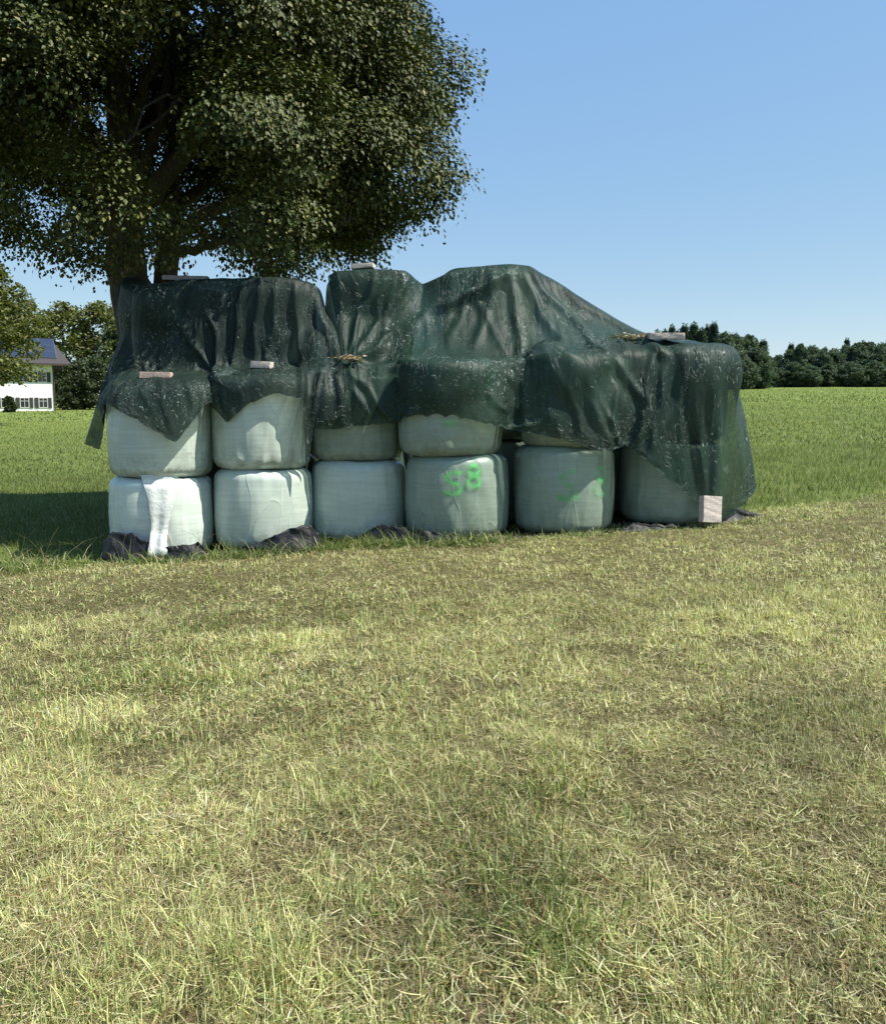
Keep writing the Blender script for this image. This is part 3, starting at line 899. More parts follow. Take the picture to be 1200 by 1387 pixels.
def crease_height(G, creases):
    """tension pleats of the net: ridges running between two points of its surface, given as photo pixels"""
    z = G[..., 2] - CAM_Z
    dep = G[..., 1] * CP - z * SP
    u = 600 + 1200 * G[..., 0] / dep; v = 693.5 - 1200 * (G[..., 1] * SP + z * CP) / dep
    h = np.zeros(u.shape)
    front = np.linspace(0, 1, G.shape[0])[:, None] > .34
    for (a, b, c, d, amp, wd) in creases:
        L = math.hypot(c - a, d - b); tx, ty = (c - a) / L, (d - b) / L
        al = (u - a) * tx + (v - b) * ty
        bend = (vnoise(al * .03, al * 0 + a, 3) - .5) * 10
        ac = (u - a) * -ty + (v - b) * tx + bend
        fade = sstep(-6, 14, al) * (1 - sstep(L - 14, L + 6, al)) * front
        h = h + 1.0 * amp * fade * (np.exp(-(ac / (.75 * wd)) ** 2) - .45 * np.exp(-((ac - 1.9 * wd) / (1.3 * wd)) ** 2))
    return h


def cloth(cols, ny, nx, slack_x, slack_y, pinned, steps, seed, share, noise=.02, creases=()):
    """cols: list of columns, each a list of control points (back hem ... front hem)."""
    rng = np.random.default_rng(seed)
    C = np.array(cols)                                   # (ncol, nkey, 3)
    cnt = np.round(np.array(share) / sum(share) * (ny - 1)).astype(int); cnt[-1] += ny - 1 - cnt.sum()
    tpos = np.concatenate([np.linspace(i, i + 1, c, endpoint=False) for i, c in enumerate(cnt)] + [[len(share)]])
    colp = []
    for c in C:
        m = len(c); i = np.clip(tpos.astype(int), 0, m - 2); f = (tpos - i)[:, None]
        lin = c[i] * (1 - f) + c[i + 1] * f
        g = lambda k: c[np.clip(k, 0, m - 1)]
        p0, p1, p2, p3 = g(i - 1), g(i), g(i + 1), g(i + 2)
        cr = .5 * (2 * p1 + (p2 - p0) * f + (2 * p0 - 5 * p1 + 4 * p2 - p3) * f ** 2 + (3 * p1 - p0 - 3 * p2 + p3) * f ** 3)
        colp.append(.5 * lin + .5 * cr)
    colp = np.array(colp)                                # ncol, ny, 3
    ln = np.concatenate([[0], np.cumsum(np.linalg.norm(np.diff(colp, axis=0), axis=-1).mean(1))]); ln /= ln[-1]
    s = np.linspace(0, 1, nx)
    nc = len(colp)
    ci = np.interp(s, ln, np.arange(nc))
    i = np.clip(ci.astype(int), 0, nc - 2); f = (ci - i)[:, None, None]
    g = lambda k: colp[np.clip(k, 0, nc - 1)]
    p0, p1, p2, p3 = g(i - 1), g(i), g(i + 1), g(i + 2)
    X0 = .5 * (2 * p1 + (p2 - p0) * f + (2 * p0 - 5 * p1 + 4 * p2 - p3) * f ** 2 + (3 * p1 - p0 - 3 * p2 + p3) * f ** 3)
    X0 = .2 * X0 + .8 * (p1 * (1 - f) + p2 * f)
    X0 = np.ascontiguousarray(X0.transpose(1, 0, 2))     # ny, nx, 3
    dl = lambda a, b: np.linalg.norm(a - b, axis=-1)
    jj, ii = np.meshgrid(np.arange(nx), np.arange(ny))
    nrm = np.cross(np.gradient(X0, axis=1), np.gradient(X0, axis=0)); nrm /= np.linalg.norm(nrm, axis=-1, keepdims=True) + 1e-9
    if nrm[ny // 2, nx // 2, 1] > 0: nrm = -nrm
    tt = ii / (ny - 1)
    rid = lambda v: 1 - np.abs(2 * v - 1)
    f1 = rid(vnoise(jj * .105 + 2.2 * vnoise(jj * .03, ii * .03, seed + 8), ii * .012, seed + 5)) ** 2.2
    f2 = rid(vnoise(jj * .23 + 1.5 * vnoise(jj * .05, ii * .06, seed + 9), ii * .035, seed + 6)) ** 1.6
    f3 = fbm(jj * .30 + ii * .12, ii * .30, seed + 7, 2) - .5
    pat = sstep(.35, .7, vnoise(jj * .045, ii * .06, seed + 10))
    low = sstep(.38, .60, tt)
    amp = noise * (.06 + .94 * low)
    P0 = X0 + nrm * (amp * (1.15 * f1 + .42 * f2 * (.4 + pat)) + noise * .14 * f3 * (.25 + pat) * low)[..., None]
    P0 = P0 + nrm * crease_height(X0, creases)[..., None]
    sx = 1 + slack_x * (.4 + 1.2 * vnoise(jj * .06, ii * .03, seed))
    sy = 1 + slack_y * (.4 + 1.2 * vnoise(jj * .05, ii * .05, seed + 1))
    rh = dl(P0[:, 1:], P0[:, :-1]) * sx[:, 1:]
    rv = dl(P0[1:], P0[:-1]) * sy[1:]
    rd1 = dl(P0[1:, 1:], P0[:-1, :-1]); rd2 = dl(P0[1:, :-1], P0[:-1, 1:])
    W = np.ones((ny, nx)); 
    pin = np.zeros((ny, nx), bool)
    for (r, c, st) in pinned(ny, nx): pin[r, c] = True
    W[pin] = 0
    Pc = P0.copy(); Vv = np.zeros_like(Pc)
    dt = 1 / 40; grav = np.array([0, 0, -9.8])
    for it in range(steps):
        prev = Pc.copy()
        fade = .96 if it < steps * .75 else .86
        Pc = Pc + (Vv * fade * dt + grav * dt * dt * .05) * W[..., None]
        Pc[pin] = P0[pin]
        for k in range(3):
            for o in (0, 1):
                n = (nx - o) // 2
                proj(Pc[:, o:o + 2 * n:2], Pc[:, o + 1:o + 2 * n:2], rh[:, o:o + 2 * n:2], W[:, o:o + 2 * n:2], W[:, o + 1:o + 2 * n:2], 1)
                n = (ny - o) // 2
                proj(Pc[o:o + 2 * n:2], Pc[o + 1:o + 2 * n:2], rv[o:o + 2 * n:2], W[o:o + 2 * n:2], W[o + 1:o + 2 * n:2], 1)
            for o in (0, 1):
                n = (ny - o) // 2
                proj(Pc[o:o + 2 * n:2, :-1], Pc[o + 1:o + 2 * n:2, 1:], rd1[o:o + 2 * n:2], W[o:o + 2 * n:2, :-1], W[o + 1:o + 2 * n:2, 1:], .35)
                proj(Pc[o:o + 2 * n:2, 1:], Pc[o + 1:o + 2 * n:2, :-1], rd2[o:o + 2 * n:2], W[o:o + 2 * n:2, 1:], W[o + 1:o + 2 * n:2, :-1], .35)
        # light bending resistance
        lap = np.zeros_like(Pc); lap[1:-1, 1:-1] = (Pc[:-2, 1:-1] + Pc[2:, 1:-1] + Pc[1:-1, :-2] + Pc[1:-1, 2:]) / 4 - Pc[1:-1, 1:-1]
        Pc += (.02) * lap * W[..., None]
        gz = terrain(Pc[..., 0], Pc[..., 1]) + .02
        low = Pc[..., 2] < gz; Pc[..., 2][low] = gz[low]
        free = Pc.copy()
        Pc = push_out(Pc, .022, .5, prev)
        Vv = (Pc - prev) / dt
        sp = np.linalg.norm(Vv, axis=-1, keepdims=True); Vv *= np.minimum(1, 4 / (sp + 1e-6))
    return Pc


def net_object(name, Pc, mat, label, parent=None):
    ny, nx = Pc.shape[:2]
    s, t = np.meshgrid(np.linspace(0, 1, nx), np.linspace(0, 1, ny))
    o = mesh_np(name, Pc.reshape(-1, 3), grid_faces(ny, nx), mat, parent, uv=np.stack([s, t], -1).reshape(-1, 2))
    sb = o.modifiers.new('smooth', 'SUBSURF'); sb.levels = sb.render_levels = 1
    if label: tag(o, label, 'net')
    return o


def col(*pts, back=13.25, bz=1.0):
    """pts: px triples from the top front edge down to the hem; the net also runs over the top and down the back."""
    top = P(*pts[0])
    b1 = np.array([top[0] * 1.04, max(back - .3, top[1] + .25), top[2] + .005]); b0 = np.array([top[0] * 1.06, back, max(.4, top[2] - bz)])
    return [b0, b1] + [P(*p) for p in pts]


A = [col((196, 398, 12.3), (172, 440, 12.0), (148, 492, 11.75), (136, 525, 11.65), (126, 562, 11.6), (116, 600, 11.55)),
     col((214, 383, 11.95), (194, 432, 11.8), (170, 484, 11.6), (156, 512, 11.45), (146, 556, 11.36), (138, 608, 11.3)),
     col((235, 376, 11.80), (228, 430, 11.72), (216, 500, 11.62), (170, 507, 10.78), (150, 520, 10.42), (143, 546, 10.33)),
     col((262, 376, 11.74), (258, 430, 11.70), (252, 501, 11.62), (205, 507, 10.7), (198, 522, 10.31), (193, 572, 10.24)),
     col((285, 375, 11.74), (278, 430, 11.70), (272, 501, 11.62), (245, 507, 10.7), (240, 520, 10.31), (238, 598, 10.23)),
     col((300, 374, 11.76), (294, 430, 11.70), (288, 499, 11.62), (276, 507, 10.75), (277, 522, 10.42), (279, 545, 10.33)),
     col((315, 375, 11.85), (308, 440, 11.72), (301, 497, 11.6), (291, 505, 11.0), (289, 520, 10.75), (290, 548, 10.72)),
     col((332, 374, 11.76), (324, 440, 11.68), (317, 494, 11.6), (304, 501, 10.85), (302, 515, 10.60), (309, 572, 10.52)),
     col((350, 373, 11.73), (345, 440, 11.66), (344, 492, 11.6), (334, 499, 10.75), (332, 512, 10.50), (334, 548, 10.46)),
     col((375, 373, 11.72), (374, 440, 11.66), (374, 492, 11.6), (372, 499, 10.75), (372, 512, 10.48), (371, 531, 10.46)),
     col((400, 376, 11.75), (402, 440, 11.68), (405, 492, 11.55), (406, 499, 10.8), (408, 515, 10.57), (410, 540, 10.53)),
     col((418, 380, 11.85), (424, 440, 11.68), (420, 487, 11.2), (416, 505, 10.85), (415, 535, 10.66), (414, 642, 10.62)),
     col((430, 388, 12.0), (440, 440, 11.62), (444, 482, 11.15), (436, 502, 10.85), (433, 532, 10.70), (428, 574, 10.66)),
     col((436, 402, 12.2), (455, 450, 11.60), (463, 486, 11.05), (464, 505, 10.85), (466, 530, 10.72), (469, 560, 10.68))]
B = [col((444, 372, 11.95), (455, 425, 11.80), (464, 484, 11.30), (446, 498, 10.95), (432, 530, 10.82), (428, 580, 10.80)),
     col((455, 365, 11.82), (462, 425, 11.76), (468, 486, 11.30), (462, 493, 10.95), (462, 535, 10.78), (462, 579, 10.77)),
     col((500, 362, 11.80), (496, 428, 11.74), (484, 488, 11.25), (490, 493, 10.92), (496, 538, 10.76), (500, 574, 10.77)),
     col((548, 364, 11.82), (538, 430, 11.68), (525, 488, 11.2), (528, 493, 10.90), (534, 538, 10.77), (542, 571, 10.76)),
     col((572, 383, 12.20), (570, 428, 11.65), (568, 482, 11.0), (566, 489, 10.72), (560, 530, 10.54), (548, 566, 10.52)),
     col((610, 366, 11.88), (608, 430, 11.45), (612, 478, 10.95), (612, 486, 10.62), (612, 530, 10.42), (608, 566, 10.40)),
     col((660, 357, 11.76), (662, 420, 11.50), (662, 479, 10.95), (662, 488, 10.62), (664, 535, 10.45), (662, 574, 10.43)),
     col((690, 355, 11.76), (698, 420, 11.45), (704, 480, 11.0), (706, 492, 10.84), (700, 545, 10.72), (688, 580, 10.62)),
     col((718, 358, 11.78), (732, 420, 11.42), (742, 474, 11.0), (746, 486, 10.76), (748, 540, 10.58), (742, 590, 10.55)),
     col((746, 376, 11.92), (774, 432, 11.40), (792, 468, 11.0), (800, 480, 10.72), (806, 550, 10.55), (816, 612, 10.50)),
     col((790, 402, 11.85), (822, 442, 11.40), (842, 464, 11.0), (852, 480, 10.82), (858, 550, 10.68), (848, 602, 10.68)),
     col((830, 427, 11.85), (860, 452, 11.40), (880, 464, 11.08), (888, 478, 10.86), (888, 560, 10.72), (876, 624, 10.66)),
     col((870, 449, 12.0), (900, 458, 11.5), (920, 464, 11.1), (930, 480, 10.86), (932, 580, 10.76), (944, 680, 10.70)),
     col((905, 455, 12.1), (940, 461, 11.55), (958, 467, 11.15), (968, 484, 10.98), (974, 590, 10.86), (968, 704, 10.72)),
     col((925, 460, 12.3), (962, 467, 11.8), (978, 484, 11.45), (990, 530, 11.28), (1000, 610, 11.2), (992, 696, 11.15)),
     col((938, 465, 12.8), (966, 474, 12.4), (986, 500, 12.1), (1003, 550, 11.9), (1014, 610, 11.75), (1022, 662, 11.65)),
     col((930, 475, 13.3), (960, 485, 13.1), (984, 510, 12.8), (1000, 560, 12.6), (1010, 610, 12.5), (1012, 655, 12.4), back=13.6)]


def pinsA(ny, nx):
    out = []
    hem = [.0, .05, .10, .14, .22, .27, .33, .385, .44, .50, .56, .62, .67, .75, .81, .86, .92, 1]
    out += [(ny - 1, int(round(h * (nx - 1))), 1) for h in hem]
    out += [(0, j, 1) for j in range(0, nx, 6)]
    top = int(ny * .30)
    return out


def pinsB(ny, nx):
    out = [(ny - 1, j, 1) for j in range(0, nx, 7)] + [(0, j, 1) for j in range(0, nx, 6)]
    out += [(int(ny * f), nx - 1, 1) for f in (.3, .5, .7, .9)]
    return out


CRA = [(222, 398, 300, 520, .05, 5), (285, 420, 312, 560, .05, 5), (330, 380, 312, 500, .035, 5), (352, 380, 345, 490, .03, 6), (378, 380, 362, 495, .03, 5),
       (402, 382, 412, 540, .035, 5), (425, 392, 462, 505, .04, 6), (262, 385, 240, 470, .025, 6), (410, 440, 350, 490, .02, 5), (440, 490, 425, 565, .03, 5), (455, 500, 460, 555, .03, 4),
       (215, 510, 240, 590, .015, 4), (250, 512, 262, 560, .02, 4), (180, 512, 205, 555, .012, 4), (180, 430, 130, 590, .04, 6), (195, 440, 160, 560, .03, 5)]
CRB = [(476, 490, 690, 362, .075, 7), (482, 494, 610, 424, .035, 5), (556, 372, 482, 484, .04, 6), (506, 366, 472, 480, .04, 5), (522, 366, 502, 465, .025, 5), (540, 368, 520, 440, .02, 5),
       (692, 362, 716, 580, .05, 6), (704, 366, 826, 600, .055, 7), (716, 366, 880, 545, .045, 6), (735, 372, 905, 486, .04, 6), (674, 366, 640, 480, .03, 6), (650, 372, 600, 470, .025, 5),
       (600, 492, 556, 562, .03, 5), (622, 490, 684, 560, .03, 5), (470, 500, 540, 570, .035, 5), (476, 498, 500, 570, .03, 5), (946, 474, 952, 676, .05, 6), (972, 486, 968, 690, .05, 5), (990, 530, 1002, 640, .03, 6),
       (885, 478, 862, 600, .04, 6), (905, 480, 880, 610, .03, 5), (760, 440, 790, 590, .03, 5), (775, 480, 840, 600, .035, 5), (690, 500, 760, 590, .04, 5), (842, 520, 818, 600, .03, 4), (930, 520, 895, 590, .03, 5),
       (640, 400, 720, 540, .025, 5), (750, 560, 690, 580, .03, 4)]
SH = [1.0, 1.1, .75, .8, .55, .5, .8]
netA = cloth(A, 104, 170, .002, .0, pinsA, 12, 11, SH, .026, CRA)
netB = cloth(B, 108, 250, .002, .0, pinsB, 12, 12, SH, .026, CRB)
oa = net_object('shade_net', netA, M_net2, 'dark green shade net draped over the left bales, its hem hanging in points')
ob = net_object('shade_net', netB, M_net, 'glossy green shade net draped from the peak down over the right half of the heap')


# ------------------------------------------------------------------ weights on the net
def slab(name, c, size, rz, tilt, mat, label, cat, seed, bevel=.008):
    rng = np.random.default_rng(seed)
    n = [max(3, int(round(q / .018))) for q in size]
    m = MB(); h = np.array(size) / 2
    for ax in range(3):
        a, b2 = [k for k in range(3) if k != ax]
        ga, gb = np.meshgrid(np.linspace(-h[a], h[a], n[a] + 1), np.linspace(-h[b2], h[b2], n[b2] + 1))
        for sg in (-1, 1):
            G = np.zeros(ga.shape + (3,)); G[..., a] = ga; G[..., b2] = gb; G[..., ax] = sg * h[ax]
            if (sg > 0) == (ax == 1): G = G[::-1]
            m.grid(G)
    for V in m.V:                                        # worn edges and knocked-off corners
        e = np.sort(h - np.abs(V), axis=1)
        wear = np.exp(-(e[:, 0] + e[:, 1]) / .012)
        k = np.array([vnoise(V[:, 0] * 22 + seed, V[:, 1] * 22 + V[:, 2] * 17, seed)]).T
        V *= 1 - (wear[:, None] * (.008 + .04 * k ** 3))
        V += (np.array([vnoise(V[:, 1] * 30, V[:, 2] * 30 + V[:, 0] * 9, seed + q) for q in range(3)]).T - .5) * .006
    o = m.build(name, mat)
    o.location = c; o.rotation_euler = (tilt[0], tilt[1], rz)
    return tag(o, label, cat)


def on(u, v, Y, dz=0): p = P(u, v, Y); p[2] += dz; return p


slab('brick', on(212, 508, 10.62), (.36, .16, .075), R_(4), (0, R_(1)), M_brick2, 'flat brick lying on the net over the leftmost upper bale', 'brick', 1)
slab('brick', on(355, 497, 10.78, .025), (.25, .14, .08), R_(-8), (0, R_(3)), M_brick, 'grey brick lying on the second upper bale from the left', 'brick', 2)
slab('plank', on(252, 377, 12.0), (.60, .15, .06), R_(3), (0, R_(1)), M_wood, 'long weathered plank on the net at the top left of the heap', 'plank', 3)
slab('stone_slab', on(492, 361, 12.1), (.30, .22, .06), R_(-5), (0, R_(-3)), M_brick, 'small pale slab on top of the middle top bale', 'slab', 4)
slab('concrete_slab', on(901, 461, 11.12, .055), (.43, .28, .075), R_(-4), (R_(4), R_(1)), M_brick, 'long pale concrete slab on the net at the right end', 'slab', 5)
slab('kerb_stone', on(962, 690, 10.62), (.24, .12, .32), R_(12), (R_(-8), R_(4)), M_brick, 'upright pale stone block holding the net corner on the grass', 'stone block', 6)


def litter(name, u, v, Y, n, sx, sy, label, seed):
    rng = np.random.default_rng(seed)
    c = P(u, v, Y)
    p = c + rng.normal(0, 1, (n, 3)) * np.array([sx, sy, .018])
    V, F, C = leaf_cards(p, .055, rng, flat=.6)
    colr = np.where(rng.uniform(0, 1, (n, 1)) < .6, np.array([.33, .265, .19]), np.array([.22, .165, .11])) * rng.uniform(.7, 1.3, (n, 1))
    o = mesh_np(name, V, F, M_litter, smooth=False, col=np.repeat(colr, 4, 0))
    tag(o, label, 'dry leaves', None, 'stuff')


def leaf_cards(p, size, rng, flat=.0, droop=None, wid=.62, facing=None):
    """kite-shaped leaves folded along the midrib: 4 verts, 2 tris each"""
    n = len(p)
    nrm = rng.normal(0, 1, (n, 3)); nrm[:, 2] = np.abs(nrm[:, 2]) + flat * 2.5
    if facing is not None: nrm = nrm * .55 + facing * 1.0
    nrm /= np.linalg.norm(nrm, axis=1)[:, None]
    d = rng.normal(0, 1, (n, 3))
    if droop is not None: d = d * .6 + droop
    d -= nrm * (d * nrm).sum(1)[:, None]; d /= np.linalg.norm(d, axis=1)[:, None] + 1e-9
    b = np.cross(nrm, d)
    s = size * rng.uniform(.65, 1.3, n)[:, None]
    V = np.empty((n, 4, 3), np.float32)
    V[:, 0] = p; V[:, 2] = p + d * s
    V[:, 1] = p + d * s * .42 + b * s * wid * .5 + nrm * s * .10
    V[:, 3] = p + d * s * .42 - b * s * wid * .5 + nrm * s * .10
    i = np.arange(n)[:, None] * 4
    F = np.concatenate([i + np.array([[0, 1, 2]]), i + np.array([[0, 2, 3]])])
    return V.reshape(-1, 3), F, None


litter('leaf_litter', 476, 485, 10.98, 110, .085, .05, 'tan dry leaves caught in the net fold above the bluish bale', 21)
litter('leaf_litter', 852, 457, 11.2, 150, .11, .07, 'tan dry leaves lying on the net left of the concrete slab', 22)


# ------------------------------------------------------------------ the big tree
def big_tree():
    rng = np.random.default_rng(5)
    base = np.array([X(225, 15.4), 15.4, 0.0]); base[2] = float(terrain(base[0], base[1])) - .05
    root = empty('broadleaf_tree', base, 'large old broadleaf tree with two stems and a dark spreading crown behind the bales', 'tree')
    # crown envelope: radius by height, centred left of the trunk a little
    cxy = np.array([-4.72, 15.0])
    zk = [3.0, 3.5, 3.9, 4.4, 5.0, 6.2, 7.0, 7.7, 9.0, 10.8, 12.4, 13.6]; rk = [2.9, 3.5, 3.95, 4.5, 5.0, 5.3, 5.1, 4.85, 4.6, 4.0, 2.6, .6]
    def wob(a, z): return 1 + .03 * np.sin(3 * a + z * .9) + .035 * np.sin(5 * a - z * 1.7 + 1) + .03 * np.sin(9 * a + z * 2.3)
    def env(p):
        d = p[:, :2] - cxy; a = np.arctan2(d[:, 1], d[:, 0])
        R = np.interp(p[:, 2], zk, rk) * wob(a, p[:, 2])
        d[:, 1] /= np.where(d[:, 1] > 0, .66, .86)
        return np.linalg.norm(d, axis=1) / R
    # limbs
    def px(u, v, Y): return P(u, v, Y)
    stems = [([base + [-.12, 0, 0], px(185, 430, 15.3), px(172, 370, 15.3), px(170, 310, 15.2), px(180, 250, 15.1), px(168, 190, 15.0), px(160, 110, 14.8), px(165, 10, 14.8), px(170, -150, 14.9)], [.36, .35, .33, .30, .26, .24, .19, .13, .05]),
             ([base + [.35, .25, 0], px(228, 420, 15.6), px(226, 350, 15.7), px(228, 290, 15.8), px(232, 220, 16.0), px(240, 120, 16.2), px(250, 0, 16.4), px(255, -140, 16.6)], [.27, .22, .19, .17, .15, .12, .09, .04])]
    limbs = [([px(178, 290, 15.2), px(205, 262, 15.0), px(250, 205, 14.6), px(275, 155, 14.2), px(300, 110, 14.0), px(330, 70, 13.9), px(360, 20, 13.9)], .20),
             ([px(180, 268, 15.1), px(196, 230, 14.9), px(210, 180, 14.9), px(222, 120, 14.9), px(232, 40, 15.0), px(240, -60, 15.2)], .12),
             ([px(170, 315, 15.2), px(148, 285, 15.0), px(128, 245, 14.6), px(112, 200, 14.2), px(90, 140, 13.8), px(70, 70, 13.4)], .16),
             ([px(172, 280, 15.1), px(148, 255, 14.9), px(100, 235, 14.7), px(50, 215, 14.5), px(-10, 200, 14.3)], .10),
             ([px(226, 330, 15.6), px(262, 300, 15.2), px(310, 275, 14.6), px(370, 250, 14.2), px(420, 232, 14.1), px(465, 215, 14.0)], .13),
             ([px(275, 160, 14.2), px(318, 146, 14.3), px(368, 146, 14.6), px(415, 132, 14.9)], .09),
             ([px(228, 300, 15.8), px(280, 250, 16.4), px(350, 200, 17.0), px(430, 150, 17.4), px(510, 110, 17.6)], .12),
             ([px(165, 240, 15.1), px(135, 190, 15.8), px(90, 120, 16.6), px(40, 60, 17.2)], .12),
             ([px(168, 190, 15.0), px(200, 100, 14.4), px(240, 20, 14.0), px(280, -60, 14.0)], .11),
             ([px(232, 220, 16.0), px(300, 120, 16.2), px(360, 20, 16.2), px(410, -80, 16.0)], .11),
             ([px(226, 345, 15.6), px(290, 330, 14.8), px(360, 318, 14.2), px(425, 312, 14.0), px(470, 302, 13.9)], .09)]
    tr = MB(); nodes_ = []
    for pts, rad in stems:
        q = catmull(pts, 40); rr = np.interp(np.linspace(0, 1, 40), np.linspace(0, 1, len(rad)), rad)
        rr = rr * (1 + .05 * np.sin(np.arange(40) * 1.3)); rr[0:1] *= 1.15
        tr.tube(q, rr, 18); nodes_.append(q[14:])
    o = tr.build('trunk', M_bark, root, True, base)
    for pts, r0 in limbs:
        q = catmull(pts, 26); q[1:] += rng.normal(0, .025, (25, 3))
        m = MB(); m.tube(q, np.linspace(r0, .022, 26), 9)
        m.build('limb', M_bark, root, True, base); nodes_.append(q[6:])
    nodes_ = np.concatenate(nodes_)
    # boughs: rounded masses of foliage spread over the crown's surface, with dark gaps between them
    cand = rng.uniform([-11, 8.7, 3.2], [1.8, 20.5, 13.6], (30000, 3))
    e = env(cand)
    under = cand[:, 2] - (1.62 + .150 * cand[:, 1] + .6 * (vnoise(cand[:, 0] * .8, cand[:, 1] * .8, 71) - .35))
    zz = cand[:, 2] - CAM_Z; dp = cand[:, 1] * CP - zz * SP
    cu = 600 + 1200 * cand[:, 0] / dp; cv = 693.5 - 1200 * (cand[:, 1] * SP + zz * CP) / dp
    hollow = (cand[:, 1] < 15.6) & (((cu - 232) / 118) ** 2 + ((cv - 205) / 162) ** 2 < 1)      # open place by the forks
    under = under - .6 * (1 - sstep(-7.2, -5.6, cand[:, 0]))
    ok = (e > .66) & (e < .84) & (under > .62) & ~hollow
    pool, boughs = cand[ok], []
    for p in pool:
        if all(np.linalg.norm(p - b) > 1.12 for b, _ in boughs): boughs.append((p, rng.uniform(.78, 1.12)))
    inner = cand[(e > .40) & (e < .62) & (under > .9) & ~hollow][:90]
    cs, cn = [], []
    mid = np.array([cxy[0], cxy[1], 6.6])
    for b, r in boughs + [(p, .8) for p in inner]:
        m = int(46 * r * r) if b[2] < 9.6 else int(22 * r * r)
        v = rng.normal(0, 1, (m, 3)); v /= np.linalg.norm(v, axis=1)[:, None]
        out = (b - mid) / np.linalg.norm(b - mid)
        v += .45 * out + np.array([0, 0, .25]); v /= np.linalg.norm(v, axis=1)[:, None]
        q = b + v * (rng.uniform(.45, 1.0, (m, 1)) ** .6) * r * np.array([1.12, 1.12, .78])
        cs.append(q); cn.append(v)
    c = np.concatenate(cs); cnrm = np.concatenate(cn)
    k = (env(c) < 1.0 + .06 * rng.uniform(-1, 1, len(c))) & (c[:, 2] - (1.62 + .150 * c[:, 1]) - .45 * (1 - sstep(-7.2, -5.6, c[:, 0])) > -.05 + .3 * rng.uniform(-1, 1, len(c)))
    c, cnrm = c[k], cnrm[k]
    # twigs to the clump centres
    tw = MB()
    sel = rng.permutation(len(c))[:900]
    for k in sel:
        d = np.linalg.norm(nodes_ - c[k], axis=1); a = nodes_[int(d.argmin() if rng.uniform() < .6 else np.argpartition(d, 5)[rng.integers(0, 5)])]
        L = np.linalg.norm(c[k] - a)
        t = np.linspace(0, 1, 7)[:, None]
        q = a * (1 - t) + c[k] * t + np.array([0, 0, 1]) * (np.sin(t * math.pi) * L * .10) + rng.normal(0, .03, (7, 3)) * L * np.sin(t * math.pi)
        tw.tube(q, np.linspace(min(.045, .012 + L * .010), .006, 7), 5, False)
    tw.build('twigs', M_bark, root, True, base)
    # leaves
    per = 138
    n = len(c) * per
    ctr = np.repeat(c, per, 0); cn_ = np.repeat(cnrm, per, 0)
    off = np.clip(rng.normal(0, 1, (n, 3)), -1.8, 1.8) * np.array([.20, .20, .13])
    off[:, 2] -= .10 * (off[:, 0] ** 2 + off[:, 1] ** 2) / .10
    p = ctr + off
    ax = p - mid; ax /= np.linalg.norm(ax, axis=1)[:, None]
    ax[:, 2] -= .7
    V, F, _ = leaf_cards(p - base, .070, rng, .25, ax, .68, cn_)
    tone = np.repeat(rng.uniform(.8, 1.2, len(c)), per)[:, None]
    r = rng.uniform(0, 1, (n, 1))
    colr = np.where(r < .7, np.array([.048, .066, .013]), np.where(r < .93, np.array([.086, .098, .021]), np.array([.145, .135, .035])))
    colr = colr * tone * rng.uniform(.75, 1.25, (n, 1))
    oc = mesh_np('crown', V, F, M_leaf, root, smooth=False, col=np.repeat(colr, 4, 0))
    print('boughs', len(boughs), 'clumps', len(c), 'leaves', n)
    # hanging spray ends at the lower left, seen against the sky
    return root


big_tree()


# ------------------------------------------------------------------ distant trees
def bushy(h, w, nclump, per, leaf, seed, tones, low=.10):
    rng = np.random.default_rng(seed)
    th = rng.uniform(0, 2 * math.pi, nclump); zz = rng.uniform(low, 1, nclump)
    prof = np.sin(np.clip((zz - low * .4) / (1 - low * .4), 0, 1) ** .75 * math.pi) ** .6
    rr = prof * w / 2 * rng.uniform(.55, 1.0, nclump) * (1 + .16 * np.sin(3 * th + seed) + .12 * np.sin(5 * th + zz * 7))
    c = np.stack([np.cos(th) * rr, np.sin(th) * rr, zz * h * .94], -1)
    cs = rng.uniform(.08, .15, nclump) * w
    n = nclump * per
    d = rng.normal(0, 1, (n, 3)); d /= np.linalg.norm(d, axis=1)[:, None]; d *= rng.uniform(.35, 1, (n, 1)) ** .5
    p = np.repeat(c, per, 0) + d * np.repeat(cs, per)[:, None] * np.array([1.1, 1.1, .8])
    p[:, 2] = np.maximum(p[:, 2], .1)
    V, F, _ = leaf_cards(p, leaf, rng, .2, None, .8)
    cl = np.array(tones)[rng.integers(0, len(tones), n)] * rng.uniform(.7, 1.3, (n, 1)) * np.repeat(rng.uniform(.8, 1.2, nclump), per)[:, None]
    return V, F, np.repeat(cl, 4, 0)


def conifer(h, w, leaf, seed, tones):
    rng = np.random.default_rng(seed)
    n = 3600
    z = rng.uniform(.06, 1, n) ** .9
    tier = np.floor(z * 15 + rng.normal(0, .12, n)) / 15
    prof = (1 - z) ** .8 * .9 + .06
    a = rng.uniform(0, 2 * math.pi, n)
    br = 1 + .28 * np.sin(a * 5 + tier * 40) + .22 * np.sin(a * 8 + tier * 90)
    q = rng.uniform(.15, 1, n) ** .6
    r = prof * w / 2 * br * q
    p = np.stack([np.cos(a) * r, np.sin(a) * r, (z * .3 + (tier + .03) * .7) * h - q * .04 * h], -1)
    out = np.stack([np.cos(a), np.sin(a), np.full(n, -.6)], -1)
    V, F, _ = leaf_cards(p, leaf, rng, .3, out * 1.6, .45)
    cl = np.array(tones)[rng.integers(0, len(tones), n)] * rng.uniform(.7, 1.3, (n, 1))
    return V, F, np.repeat(cl, 4, 0)


